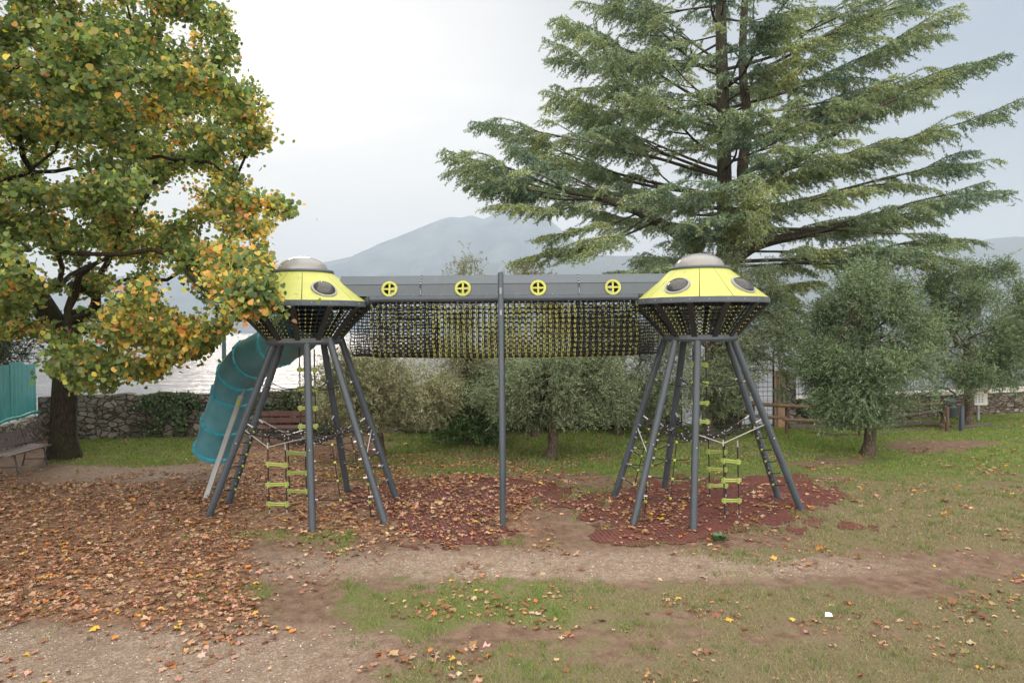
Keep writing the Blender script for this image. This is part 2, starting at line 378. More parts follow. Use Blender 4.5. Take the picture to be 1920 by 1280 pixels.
# skirt down to the water behind the back edge
sk = V.reshape(ny, nx, 3)[-1].copy(); sk[:, 2] = -2.2; sk[:, 1] += 0.25
V = np.vstack([V, sk]); rows = ny+1
ii = np.arange((rows-1)*nx).reshape(rows-1, nx)[:, :-1].ravel()
Fg = np.stack([ii, ii+1, ii+nx+1, ii+nx], 1)
px, py = proj(np.where(V[:, 1:2] > 2.5, V, np.array([[0, 2.5, 0]])+V*[[1, 0, 0]]))
g_, d_, l_, gr_ = zones(px, py)
behind = V[:, 1] < 4.6
g_ = np.where(behind, 0.5, g_); gr_ = np.where(behind, 0.6, gr_); l_ = np.where(behind, 0.3, l_)
cols = np.stack([g_, d_, l_], 1)
ground = np_mesh('ground', V, Fg, None if False else bpy.data.materials.new('tmp'), colors=cols, smooth=True)
ga = ground.data.attributes.new('grav', 'FLOAT', 'POINT'); ga.data.foreach_set('value', gr_.astype(np.float32))
k = NM('park_ground', 0.95, 0.15)
s_ = k.sep(k.attr('col')); grav = k.attr('grav', 'Fac')
n_big = k.noise(0.9, 5, 0.6); n_mid = k.noise(6, 6, 0.6); n_fine = k.noise(45, 5, 0.65); n_x = k.noise(140, 3, 0.6)
dirt = k.mix(k.ramp(n_mid, 0.3, 0.7), (0.165, 0.105, 0.075), (0.285, 0.195, 0.145))
dirt = k.mix(k.ramp(n_fine, 0.4, 0.75, 0, 0.6), dirt, (0.11, 0.075, 0.055))
pe = k.vor(34, 'F1'); pc = k.sep(k.vor(34, 'F1', None, 'Color')); pe2 = k.vor(75, 'F1'); pc2 = k.sep(k.vor(75, 'F1', None, 'Color'))
gravel = k.mix(pc2[0], (0.235, 0.175, 0.135), (0.43, 0.33, 0.255))
gravel = k.mix(k.ramp(pc[1], 0.72, 0.9, 0, 0.75), gravel, (0.48, 0.41, 0.35))
gravel = k.mix(k.ramp(pc2[1], 0.0, 0.25, 0.5, 0), gravel, (0.13, 0.10, 0.085))
gravel = k.mix(k.ramp(n_big, 0.35, 0.7, 0.0, 0.4), gravel, (0.23, 0.165, 0.13))
base = k.mix(k.math('MULTIPLY', grav, k.ramp(n_mid, 0.25, 0.6, 0.5, 1)), dirt, gravel)
green = k.mix(k.ramp(n_fine, 0.3, 0.7), (0.105, 0.145, 0.038), (0.190, 0.235, 0.070))
drygr = k.mix(k.ramp(n_fine, 0.3, 0.7), (0.155, 0.135, 0.072), (0.28, 0.235, 0.145))
dmask = k.ramp(k.math('ADD', s_[1], k.math('MULTIPLY', k.math('SUBTRACT', k.noise(2.2, 5), 0.5), 1.3)), 0.25, 0.75)
gcol = k.mix(dmask, green, drygr)
gcol = k.mix(k.ramp(n_x, 0.35, 0.65, 0.0, 0.35), gcol, (0.09, 0.075, 0.04))
gm = k.math('ADD', s_[0], k.math('MULTIPLY', k.math('SUBTRACT', k.noise(3.2, 9, 0.72), 0.5), 1.9))
c = k.mix(k.ramp(gm, 0.36, 0.60), base, gcol)
lc = k.sep(k.vor(13, 'F1', None, 'Color')); le = k.vor(13, 'DISTANCE_TO_EDGE')
litc = k.mix(lc[0], (0.24, 0.13, 0.08), (0.42, 0.27, 0.18)); litc = k.mix(k.ramp(le, 0.0, 0.12, 0.7, 0), litc, (0.09, 0.05, 0.03))
lm = k.math('ADD', s_[2], k.math('MULTIPLY', k.math('SUBTRACT', k.noise(3.0, 7, 0.7), 0.5), 1.3))
c = k.mix(k.ramp(lm, 0.55, 0.85, 0, 0.85), c, litc)
k.color(c); k.bump(n_fine, 0.02); k.bump(pe2, 0.01); k.bump(n_mid, 0.04)
ground.data.materials.clear(); ground.data.materials.append(k.m)
tag(ground, kind='structure')

# rubber safety surfacing with worn, overgrown edge
gx = np.arange(-4.2, 7.6, 0.035); gy = np.arange(8.2, 14.6, 0.035)
GX, GY = np.meshgrid(gx, gy); GZ = hgt(GX, GY)+0.016*(fbm(GX*1.1+50, GY*1.1+50, 11)-0.5)+0.012
VV = np.stack([GX, GY, GZ], -1).reshape(-1, 3); mpx, mpy = proj(VV)
mv = mat_cover(mpx, mpy).reshape(GX.shape)
cc_ = (mv[:-1, :-1]+mv[1:, 1:]+mv[:-1, 1:]+mv[1:, :-1])/4 > 0.55
idx = np.arange(GX.size).reshape(GX.shape)
Fm = np.stack([idx[:-1, :-1][cc_], idx[:-1, 1:][cc_], idx[1:, 1:][cc_], idx[1:, :-1][cc_]], 1)
k = NM('red_rubber', 0.85, 0.25); v = k.vec((1, 1, 1), (0, 0, R(76)))
br = N(k.nt, 'ShaderNodeTexBrick'); L(k.nt, v, br.inputs[0]); br.offset = 0.5
br.inputs['Scale'].default_value = 1.0; br.inputs['Brick Width'].default_value = 0.20; br.inputs['Row Height'].default_value = 0.066
br.inputs['Mortar Size'].default_value = 0.009; br.inputs['Mortar Smooth'].default_value = 0.3
c = k.mix(k.ramp(k.noise(2.5, 6, 0.65), 0.3, 0.7), (0.075, 0.020, 0.018), (0.135, 0.038, 0.034))
c = k.mix(br.outputs['Fac'], c, (0.165, 0.08, 0.062)); c = k.mix(k.ramp(k.noise(4, 8, 0.7), 0.52, 0.72, 0, 0.6), c, (0.19, 0.12, 0.09))
c = k.mix(k.ramp(k.noise(30, 4), 0.45, 0.7, 0, 0.4), c, (0.09, 0.03, 0.024))
k.color(c); k.bump(br.outputs['Fac'], 0.008, -1.0) if False else k.bump(k.math('SUBTRACT', 1.0, br.outputs['Fac']), 0.008)
rm = np_mesh('rubber_mat', VV, Fm, k.m, smooth=True); tag(rm, kind='structure')
rm['label'] = 'worn dark red rubber safety matting under the climbing frame'

# ------------------------------------------------------------------ lake, promenade, mountains
k = NM('lake_water', 0.16, 0.5)
k.b.inputs['IOR'].default_value = 1.33
k.color(k.mix(k.ramp(k.noise(0.02, 4, 0.5, k.vec((1, 3, 1))), 0.3, 0.7), (0.12, 0.135, 0.15), (0.19, 0.195, 0.20)))
k.bump(k.noise(0.20, 5, 0.55, k.vec((0.30, 2.0, 1))), 0.95); k.bump(k.noise(1.3, 3, 0.5, k.vec((0.6, 1.8, 1))), 0.05)
lk = MB(); lk.add([(-9000, -200, -1.6), (9000, -200, -1.6), (9000, 5600, -1.6), (-9000, 5600, -1.6)], [(0, 1, 2, 3)])
gl = N(k.nt, 'ShaderNodeBsdfGlossy'); gl.inputs[0].default_value = (0.72, 0.675, 0.66, 1); gl.inputs['Roughness'].default_value = 0.13; L(k.nt, k.h, gl.inputs['Normal'])
k.b.inputs['Specular IOR Level'].default_value = 0.0; fr_ = N(k.nt, 'ShaderNodeFresnel'); fr_.inputs[0].default_value = 1.40; L(k.nt, k.h, fr_.inputs['Normal'])
mx = N(k.nt, 'ShaderNodeMixShader'); L(k.nt, fr_.outputs[0], mx.inputs[0]); L(k.nt, k.b.outputs[0], mx.inputs[1]); L(k.nt, gl.outputs[0], mx.inputs[2]); L(k.nt, mx.outputs[0], k.out.inputs[0])
tag(lk.build('lake', k.m), kind='structure')
pm = MB(); pm.add([(-60, 19.6, -0.95), (5.0, 22.3, -0.95), (5.0, 25.2, -0.95), (-60, 23.2, -0.95), (5.0, 25.2, -2.2), (-60, 23.2, -2.2), (5.0, 22.3, -2.2)], [(0, 1, 2, 3), (3, 2, 4, 5), (1, 6, 4, 2)])
tag(pm.build('promenade', M_coping), kind='structure')
def ridge(name, pts, dist, depth, seed, c1, c2):
    pxs = np.arange(pts[0][0], pts[-1][0]+1, 3.0); pys = np.interp(pxs, [p[0] for p in pts], [p[1] for p in pts])
    pys = pys+5*(fbm(pxs*0.035, pxs*0+seed, seed, 5)-0.5)
    top = np.array([P(a, b, dist) for a, b in zip(pxs, pys)])
    nrow = 26; rowsV = []
    for j in range(nrow):
        t = j/(nrow-1); q = top.copy(); q[:, 1] = dist-depth*t
        q[:, 0] = top[:, 0]*(1-0.25*t*depth/dist)
        hh = (top[:, 2]+1.6)*(1-t)**1.15-1.8
        ridgen = fbm(top[:, 0]*0.0022+t*1.5, top[:, 0]*0+t*5.0, seed+7, 6)-0.5
        q[:, 2] = hh+ridgen*260*math.sin(math.pi*min(1, t*1.05))*np.clip((top[:, 2])/500, 0.25, 1)
        if t > 0.96: q[:, 2] = -3
        rowsV.append(q)
    bk = top.copy(); bk[:, 1] = dist+900; bk[:, 2] = -3; rowsV.insert(0, bk)
    Vr = np.vstack(rowsV); n = len(pxs); a = np.arange((len(rowsV)-1)*n).reshape(-1, n)[:, :-1].ravel()
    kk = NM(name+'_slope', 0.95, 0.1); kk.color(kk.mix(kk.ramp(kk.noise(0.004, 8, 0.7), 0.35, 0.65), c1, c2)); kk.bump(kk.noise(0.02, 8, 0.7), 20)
    o = np_mesh(name, Vr, np.stack([a, a+1, a+n+1, a+n], 1), kk.m, smooth=True); tag(o, kind='structure'); return o
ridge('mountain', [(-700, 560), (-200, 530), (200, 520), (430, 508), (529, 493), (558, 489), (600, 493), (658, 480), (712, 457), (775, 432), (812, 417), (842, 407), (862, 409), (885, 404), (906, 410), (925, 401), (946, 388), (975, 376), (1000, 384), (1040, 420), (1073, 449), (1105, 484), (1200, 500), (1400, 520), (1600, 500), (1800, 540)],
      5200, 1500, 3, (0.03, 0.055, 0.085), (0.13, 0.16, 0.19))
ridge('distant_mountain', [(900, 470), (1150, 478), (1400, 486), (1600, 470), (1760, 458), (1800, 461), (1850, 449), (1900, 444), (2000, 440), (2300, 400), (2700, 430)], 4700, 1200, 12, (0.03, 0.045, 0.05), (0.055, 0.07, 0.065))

# ------------------------------------------------------------------ walls
def wall(name, a, b, h, th, mat, label, cat='wall', z0=-0.1, jag=0.03, seed=1):
    a = np.array(a, float); b = np.array(b, float); Ln = np.linalg.norm(b-a); u = (b-a)/Ln; nrm = np.array([-u[1], u[0]])
    n = max(2, int(Ln/0.12)); m = 9; Vs = []
    tt = np.linspace(0, 1, n+1)
    top = h+jag*(fbm(tt*Ln*2.2, tt*0, seed, 4)-0.5)*4
    prof = [(-0.5, q) for q in np.linspace(0, 1, m)]+[(0.5, q) for q in np.linspace(1, 0, m)]
    for i, (sd_, q) in enumerate(prof):
        p = a[None]+(b-a)[None]*tt[:, None]+nrm[None]*(sd_*th*(1.12-0.12*q)+0.03*(fbm(tt*Ln*3, tt*0+i*0.6, seed+3)-0.5)[:, None])
        Vs.append(np.column_stack([p, z0+(top-z0)*q]))
    Vw = np.vstack(Vs); kx = n+1; q = np.arange((len(prof)-1)*kx).reshape(-1, kx)[:, :-1].ravel()
    o = np_mesh(name, Vw, np.stack([q, q+1, q+kx+1, q+kx], 1), mat, smooth=False)
    tag(o, label, cat); return o
wall('stone_wall', (-13.5, 20.2), (5.2, 21.85), 1.24, 0.45, M_stone, 'long rubble stone wall along the lake behind the olive trees', seed=2)
wr = wall('stone_wall', (8.35, 21.8), (26, 27.2), 0.72, 0.42, M_stoneR, 'low layered stone wall with a pale coping and a black railing on it', seed=5, jag=0.004)
cp = MB(); cp.beam((8.30, 21.8, 0.78), (26, 27.2, 0.78), 0.52, 0.12); cpo = cp.build('coping', M_coping, wr)
rl = empty('railing', (8.4, 21.8, 0.84)); tag(rl, 'black bar railing on top of the pale coping at the lake side', 'railing')
ra = MB(); u_ = np.array([17.65, 5.4]); Lr = np.linalg.norm(u_); u_ /= Lr
rp = lambda t, z: (8.40+u_[0]*t, 21.8+u_[1]*t, z)
for z in (0.93, 1.26, 1.58): ra.beam(rp(0, z), rp(Lr-0.2, z), 0.02, 0.022)
ra.build('rail', M_wire, rl)
ra = MB()
t = 0.05
while t < Lr-0.2: ra.tube([rp(t, 0.84), rp(t, 1.62)], 0.008, 4, cap=False); t += 0.13
ra.build('grille', M_wire, rl)
# left side wall with hoarding
lw = wall('stone_wall', (-13.55, 20.0), (-12.0, 13.2), 0.66, 0.4, M_stoneL, 'low pale stone wall carrying the turquoise hoarding at the left', seed=9)
hd = empty('hoarding', (-13.5, 19.8, 0.7)); tag(hd, 'turquoise sheet metal hoarding standing on the low left wall', 'hoarding')
hl = np.array([-12.05+13.5, 13.3-19.9]); Lh = np.linalg.norm(hl); hl /= Lh; hn = (-hl[1], hl[0])
hp = lambda t, z, o=0.0: (-13.5+hl[0]*t+hn[0]*o, 19.9+hl[1]*t+hn[1]*o, z)
for i in range(9):
    t0 = i*0.76; pb = MB(); n = 14; vs_ = []
    for j in range(n+1):
        t = t0+0.755*j/n; o_ = 0.012*math.sin(j*math.pi/2)+0.01*math.sin(i*2.3)
        vs_ += [hp(t, 0.80, o_), hp(t, 2.18+0.06*math.sin(i*1.9)+0.035*i, o_)]
    m_ = len(vs_); vs_ += [tuple(np.array(p)+np.array([hn[0]*0.02, hn[1]*0.02, 0])) for p in vs_]
    fs = [(2*j, 2*j+2, 2*j+3, 2*j+1) for j in range(n)]+[(m_+2*j, m_+2*j+1, m_+2*j+3, m_+2*j+2) for j in range(n)]+[(2*j+1, 2*j+3, m_+2*j+3, m_+2*j+1) for j in range(n)]+[(0, 1, m_+1, m_), (2*n, m_+2*n, m_+2*n+1, 2*n+1)]
    pb.add(vs_, fs); pb.build('panel', M_hoard, hd)
    pp = MB(); pp.beam(hp(t0, 0.70, -0.03), hp(t0, 2.12+0.035*i, -0.03), 0.03, 0.03); pp.build('batten', M_pipe, hd)
pb = MB(); pb.tube([hp(t, 0.80+0.03*math.sin(t*1.7)+0.02*math.sin(t*4), 0.10) for t in np.linspace(0, 6.9, 40)], 0.045, 10); pb.build('pipe', M_pipe, hd)

# gate and pillar
ga_ = G(1403, 806); gb_ = G(1451, 805); gY = 21.35
gt = empty('mesh_gate', (7.15, gY, 0)); tag(gt, 'tall black wire mesh gate beside the orange pillar', 'gate')
x0, x1 = 6.35, 7.93; zt = 1.72
b = MB()
for xx in (x0, x1): b.tube([(xx, gY, 0), (xx, gY, 2.4)], 0.025, 6)
for z in (0.06, zt): b.tube([(x0, gY, z), (x1, gY, z)], 0.02, 6)
b.build('frame', M_wire, gt)
b = MB(); x = x0
while x < x1: b.tube([(x, gY, 0.06), (x, gY, 2.3)], 0.006, 4, cap=False); x += 0.14
z = 0.1
while z < 2.3: b.tube([(x0, gY, z), (x1, gY, z)], 0.006, 4, cap=False); z += 0.14
b.build('mesh', M_wire, gt)
pl = empty('pillar', (8.2, gY, 0)); tag(pl, 'orange plastered pillar with a grey stone side next to the gate', 'pillar')
b = MB(); b.box((8.10, gY, 0.82), (0.22, 0.42, 1.78)); b.build('plaster', M_orange, pl)
b = MB(); b.box((8.37, gY+0.05, 0.80), (0.32, 0.5, 1.74)); b.build('stone_side', M_stone, pl)

# ------------------------------------------------------------------ climbing frame
UL = np.array([-3.50, 11.85]); UR = np.array([3.16, 11.85])
frame = empty('climbing_frame', (-0.15, 11.5, 0))
tag(frame, 'two yellow saucer towers joined by a net tunnel, with a teal tube slide', 'climbing frame')
RIM, RIMZ, BOT, BOTZ = 1.10, 3.46, 0.57, 2.87
legs_px = {'L': [(392, 967), (428, 944), (586, 995), (722, 981), (743, 935), (652, 922)],
           'R': [(1502, 956), (1460, 935), (1300, 994), (1188, 982), (1152, 932), (1246, 918)]}
legs_top = {'L': [(516, 646), (530, 655), (575, 640), (618, 645), (640, 655), (606, 655)],
            'R': [(1373, 640), (1362, 648), (1308, 636), (1268, 640), (1247, 655), (1283, 648)]}
topdY = [-0.25, 0.25, -0.52, -0.30, 0.25, 0.5]
LEGS = {}
for key, c in (('L', UL), ('R', UR)):
    LEGS[key] = []
    for (fp, tp, dy) in zip(legs_px[key], legs_top[key], topdY):
        foot = G(*fp); top = P(tp[0], tp[1], c[1]+dy); top[2] = max(top[2], 2.86)
        LEGS[key].append((foot, top))
        b = MB(); d = (top-foot)/np.linalg.norm(top-foot)
        b.tube([foot-d*0.15, foot, top, top+d*0.04], 0.058, 16)
        lo = b.build('leg', M_leg, frame)
        bc = MB(); q = foot+(top-foot)*0.42; bc.ball(tuple(q+np.array([0.01, -0.058, 0])), 0.013); bc.build('bolt', M_cable, lo)
def legpt(key, i, z):
    f, t = LEGS[key][i]; return f+(t-f)*((z-f[2])/(t[2]-f[2]))
def sag(a, b, s, n=8):
    a = np.array(a, float); b = np.array(b, float)
    return [a+(b-a)*t+np.array([0, 0, -4*s*t*(1-t)]) for t in np.linspace(0, 1, n+1)]

for key, c, sgn in (('L', UL, 1), ('R', UR, -1)):
    cx, cy_ = c
    side = 'left' if key == 'L' else 'right'
    # saucer roof: five wide window panels and five plain panels, small seams; angle measured from the camera side
    rf = MB(); base_a = -math.pi/2
    z_top = 3.99; r_top = 0.47
    def cone(r_, z_, a): return (cx+r_*math.cos(a), cy_+r_*math.sin(a), z_)
    seams = []
    for i in range(5):
        s0 = i*72.0+15.0; seams += [s0, s0+45.0]
    wins = []
    for i, s0 in enumerate(seams):
        s1 = seams[(i+1) % 10]+(360 if i == 9 else 0)
        a0 = base_a+sgn*R(s0+0.35); a1 = base_a+sgn*R(s1-0.35); n = 6
        vs_ = []
        for rr, zz in ((RIM+0.005, RIMZ+0.035), (r_top, z_top)):
            vs_ += [cone(rr, zz, a0+(a1-a0)*j/n) for j in range(n+1)]
        for rr, zz in ((RIM-0.02, RIMZ+0.02), (r_top-0.02, z_top-0.02)):
            vs_ += [cone(rr, zz, a0+(a1-a0)*j/n) for j in range(n+1)]
        m1 = n+1; fs = []
        for j in range(n):
            fs += [(j, j+1, m1+j+1, m1+j), (2*m1+j, 3*m1+j, 3*m1+j+1, 2*m1+j+1), (j, 2*m1+j, 2*m1+j+1, j+1), (m1+j, m1+j+1, 3*m1+j+1, 3*m1+j)]
        fs += [(0, m1, 3*m1, 2*m1), (n, 2*m1+n, 3*m1+n, m1+n)]
        rf.add(vs_, fs, 0, False)
        if i % 2 == 0: wins.append((a0+a1)/2)
    roof = rf.build('saucer_roof', M_yel, frame); roof['label'] = 'yellow cone roof of the %s saucer' % side
    b = MB(); b.lathe((cx, cy_, 0), [(RIM-0.03, RIMZ+0.03), (r_top-0.03, z_top-0.03)], 40); b.build('lining', M_dark, roof)
    for a in wins:
        rr = 0.875; zz = RIMZ+0.035+(z_top-RIMZ-0.035)*(RIM-rr)/(RIM-r_top)
        slope = Vector((math.cos(a)*(r_top-RIM), math.sin(a)*(r_top-RIM), z_top-RIMZ-0.035)).normalized()
        tang = Vector((-math.sin(a), math.cos(a), 0)); nrm = tang.cross(slope)
        if nrm.z < 0: nrm = -nrm
        c0 = Vector((cx+rr*math.cos(a), cy_+rr*math.sin(a), zz))+nrm*0.0
        def disc(prof, nseg=28):
            vs_ = [c0+(tang*math.cos(2*math.pi*q/nseg)+slope*math.sin(2*math.pi*q/nseg))*pr+nrm*ph for pr, ph in prof for q in range(nseg)]
            fs = [(j*nseg+q, j*nseg+(q+1) % nseg, (j+1)*nseg+(q+1) % nseg, (j+1)*nseg+q) for j in range(len(prof)-1) for q in range(nseg)]
            return vs_, fs
        b = MB(); b.add(*disc([(0.205, -0.02), (0.205, 0.020), (0.175, 0.024), (0.170, -0.02)]), 0, False); wf = b.build('window', M_galv, roof)
        b = MB(); b.add(*disc([(0.172*math.cos(R(q)), 0.018+0.085*math.sin(R(q))) for q in (0, 20, 40, 60, 78, 88)]), 0, True)
        b.build('bubble_pane', M_win, wf)
        b = MB(); b.add(*disc([(0.172, 0.012), (0.001, 0.012)]), 0, False); b.build('backing', M_dark, wf)
    b = MB(); b.lathe((cx, cy_, 0), [(0.44, 3.985), (0.50, 3.985), (0.505, 4.0), (0.50, 4.025), (0.42, 4.03)], 40); b.build('collar', M_panel, roof)
    b = MB(); b.lathe((cx, cy_, 4.03), [(0.41*math.cos(R(q)), 0.235*math.sin(R(q))) for q in (0, 12, 25, 38, 52, 66, 78, 89.5)], 40); b.build('dome', M_dome, roof)
    b = MB(); b.lathe((cx, cy_, 0), [(RIM-0.06, RIMZ-0.055), (RIM+0.015, RIMZ-0.055), (RIM+0.02, RIMZ-0.04), (RIM+0.02, RIMZ+0.035), (RIM-0.01, RIMZ+0.04)], 24, smooth=False)
    for q in range(48):
        a = 2*math.pi*q/48; b.ball((cx+(RIM+0.012)*math.cos(a), cy_+(RIM+0.012)*math.sin(a), RIMZ-0.005), 0.008, mi=1, n=3)
    rim = b.build('rim', [M_panel, M_cable], roof)
    # funnel net + straps
    nt_ = MB(); nc = 60; nr = 9
    def fpt(a, t, off=0.0):
        bow = 0.05*math.sin(math.pi*t)
        r_ = RIM-0.03+(BOT-RIM+0.03)*t-bow*0.6; return (cx+(r_+off)*math.cos(a), cy_+(r_+off)*math.sin(a), RIMZ-0.05+(BOTZ-RIMZ+0.05)*t-bow*0.4)
    for q in range(nc):
        a = 2*math.pi*q/nc; nt_.tube([fpt(a, t) for t in np.linspace(0, 1, 6)], 0.009, 4, cap=False)
    for j in range(nr+1):
        nt_.tube([fpt(2*math.pi*q/48, j/nr) for q in range(49)], 0.009, 4, cap=False)
    for q in range(nc):
        for j in range(1, nr):
            if q % 5 == 0: continue
            p = fpt(2*math.pi*q/nc, j/nr, 0.006); nt_.box(p, (0.014, 0.014, 0.024), mi=1)
    fn = nt_.build('funnel_net', [M_rope, M_clip], frame)
    for q in range(12):
        a = 2*math.pi*(q+0.25)/12; tg = Vector((-math.sin(a), math.cos(a), 0)); b = MB()
        for j in range(6):
            p0 = Vector(fpt(a, j/6, 0.03)); p1 = Vector(fpt(a, (j+1)/6, 0.03)); X = (p1-p0)
            l_ = X.length; X.normalize(); b.box((p0+p1)/2, (l_*1.02, 0.085, 0.035), (X, tg, X.cross(tg)))
        b.build('strap', M_dark, fn)
    b = MB(); b.lathe((cx, cy_, 0), [(0.28, 2.84), (0.28, 2.79), (BOT+0.03, 2.79), (BOT+0.055, 2.83), (BOT+0.05, 2.90), (BOT-0.02, 2.92), (0.28, 2.84)], 32, smooth=False)
    b.build('floor_ring', M_leg, frame)
    # spider web net
    web = MB(); cw = np.array([cx+sgn*0.05, cy_, 1.18]); nL = 6
    order = [0, 2, 3, 4, 5, 1]; sp = []
    for i in order:
        A = legpt(key, i, 1.52); pts = sag(A, cw, 0.10, 8); sp.append(pts); web.tube(pts, 0.010, 5, cap=False)
        A2 = legpt(key, i, 1.36); mid = sag(A2, cw+np.array([0, 0, 0.02]), 0.05, 8); web.tube(mid[:6], 0.009, 5, cap=False)
        d = (pts[1]-pts[0])/np.linalg.norm(pts[1]-pts[0]); web.tube([pts[0], pts[0]+d*0.16], 0.015, 6, mi=1)
    for lv in (2, 3, 4, 5, 6, 7):
        for q in range(nL):
            a = sp[q][lv]; b2 = sp[(q+1) % nL][lv]; ro = sag(a, b2, 0.04+0.05*random.random(), 6)
            if not (q == nL-1 and lv < 4): web.tube(ro, 0.009, 5, cap=False)
            for tt_ in (0, 3, 6):
                if random.random() < 0.9: web.ball(tuple(ro[tt_]), 0.0145, mi=1, n=4)
    web.build('web_net', [M_rope, M_cable], frame)
    # upper ropes to the middle ladder
    up_ = MB()
    for i in order:
        A = legpt(key, i, 2.16); B = np.array([cx+0.02, cy_+0.1, 2.10]); pts = sag(A, B, 0.10, 8); up_.tube(pts, 0.009, 5, cap=False)
        up_.tube([pts[0], pts[0]+(pts[1]-pts[0])*0.9], 0.015, 6, mi=1)
    up_.build('stay_rope', [M_rope, M_cable], frame)
    # climbing nets between legs
    def side_net(i, j, zs, vrt, name='climbing_net'):
        b = MB(); cen = np.array([cx, cy_, 0])
        grid = []
        for z in zs:
            A = legpt(key, i, z); B = legpt(key, j, z-0.02); pts = sag(A, B, 0.055, 8)
            pts = [p+(np.array([cen[0]-p[0], cen[1]-p[1], 0])*0.10*math.sin(math.pi*q/8)) for q, p in enumerate(pts)]
            b.tube(pts, 0.009, 5, cap=False); grid.append(pts)
            b.tube([pts[0], pts[0]+(pts[1]-pts[0])*0.8], 0.016, 6, mi=1); b.tube([pts[-1], pts[-1]+(pts[-2]-pts[-1])*0.8], 0.016, 6, mi=1)
        for q in vrt:
            b.tube([g[q] for g in grid], 0.009, 5, cap=False)
            for g in grid: b.ball(tuple(g[q]), 0.024, mi=2, n=4)
        b.build(name, [M_rope, M_cable, M_clip], frame)
    side_net(2, 3, [0.38, 0.68, 0.97, 1.25], [4]); side_net(3, 4, [0.40, 0.66, 0.90, 1.14, 1.36], [3, 5]); side_net(0, 1, [0.40, 0.60, 0.80, 1.0, 1.2, 1.38], [4])
    side_net(4, 5, [0.62, 0.92, 1.2], [4])
    # cable from inner leg down to ground anchor
    b = MB(); A = legpt(key, 4, 1.30); B = legpt(key, 3, 0.95)+np.array([-0.02*sgn, 0.16, 0]); b.tube([A, B], 0.010, 6); b.build('cable', M_cable, frame)
    b = MB(); q0 = B; q1 = np.array([B[0]+sgn*0.06, B[1]+0.02, hgt(B[0], B[1])]); b.tube([q0, q1], 0.010, 5)
    for t in (0.45, 0.75): b.ball(tuple(q0+(q1-q0)*t), 0.032, mi=1, n=5)
    b.build('anchor_rope', [M_rope, M_step], frame)

# rope ladders: (rail px left, right, y top, y bottom, Y, steps y)
LAD = [(502, 535, 838, 952, 11.75, [867, 901, 935]), (540, 572, 815, 925, 12.55, [845, 878, 909]), (561, 589, 652, 800, 12.0, [692, 728, 765, 799]),
       (1356, 1383, 832, 966, 11.35, [862, 896, 932]), (1328, 1358, 812, 930, 12.5, [845, 877, 907]), (1299, 1323, 652, 792, 12.0, [682, 718, 755, 790])]
for (xa, xb, yt, yb, Y, st) in LAD:
    ta, tb = P(xa, yt, Y), P(xb, yt+2, Y); ba, bb = P(xa+3, yb, Y), P(xb+3, yb, Y)
    if yb > 900: ba[2] = bb[2] = hgt(ba[0], Y)-0.02
    b = MB(); b.tube([ta, ba], 0.011, 6); b.tube([tb, bb], 0.011, 6)
    if yb > 900:
        for p in (ta, tb, ba, bb): b.tube([p+np.array([0, 0, -0.03]), p+np.array([0, 0, 0.07])], 0.015, 6, mi=1)
    lo = b.build('rope_ladder', [M_rope, M_cable], frame)
    for q, sy in enumerate(st):
        f_ = (sy-yt)/(yb-yt); a = ta+(ba-ta)*f_; c2 = tb+(bb-tb)*f_; d = (c2-a)/np.linalg.norm(c2-a)
        tl = 0.010*math.sin(q*2.1+xa); b = MB()
        for (dy, dz) in ((0.0, 0.016), (0.0, -0.016)):
            b.tube([a-d*0.045+np.array([0, dy, dz-tl]), c2+d*0.045+np.array([0, dy, dz+tl])], 0.0155, 8)
        for p in (a, c2): b.tube([p+np.array([0, 0, -0.045]), p+np.array([0, 0, 0.045])], 0.026, 8)
        b.build('step', M_step, lo)
# silver suspension cables for the outer ladders
for (key, i, pts) in (('R', 0, [(1356, 831, 11.35), (1300, 812, 11.2)]), ('R', 1, [(1358, 812, 12.5), (1320, 812, 12.5)]), ('L', 0, [(502, 838, 11.75), (575, 820, 11.2)]), ('L', 1, [(540, 815, 12.5), (590, 800, 12.6)])):
    A = legpt(key, i, 1.42 if i == 0 else 1.52); b = MB(); q = [A]+[P(*p) for p in pts]; b.tube(q, 0.009, 6); b.build('cable', M_cable, frame)

# tunnel: beams, posts, roof with portholes, hanging net
TF, TB = 11.62, 12.30; XA, XB = P(694, 566, 11.62)[0], P(1196, 558, 11.62)[0]
bz = P(940, 559.5, TF)[2]; PY = 11.10
for Yb in (TF, TB):
    b = MB(); b.tube([(XA, Yb, bz), (XB, Yb, bz)], 0.055, 14); bo = b.build('tunnel_beam', M_leg, frame)
    for xe, s1 in ((XA, -1), (XB, 1)):
        b = MB(); b.tube([(xe, Yb, bz), (xe+s1*0.03, Yb+(0.05 if Yb < 12 else -0.05), bz+0.0)], 0.066, 12)
        b.beam((xe+s1*0.02, Yb, bz), (xe+s1*0.16, Yb+(0.12 if Yb < 12 else -0.12), RIMZ-0.03), 0.05, 0.13); b.build('bracket', M_leg, bo)
for Yp in (PY, TB+0.45):
    xt = P(938.5, 520, PY)[0]; xf = xt+0.0
    b = MB(); zf = hgt(xf, Yp)-0.12; zt_ = P(938, 510, PY)[2]
    b.tube([(xf, Yp, zf), (xf, Yp, zt_-0.03), (xf, Yp, zt_)], [0.046, 0.046, 0.03], 16); po = b.build('post', M_leg, frame)
    b = MB(); b.box((xf, Yp-0.05 if Yp < 12 else Yp+0.05, 3.62), (0.03, 0.012, 0.10)); b.box((xf, Yp-0.05 if Yp < 12 else Yp+0.05, 3.28), (0.03, 0.012, 0.08)); b.build('bolt_plate', M_galv, po)
    b = MB(); b.tube([(xf, Yp, bz), (xf, TF if Yp < 12 else TB, bz)], 0.035, 8); b.build('bracket', M_leg, po)
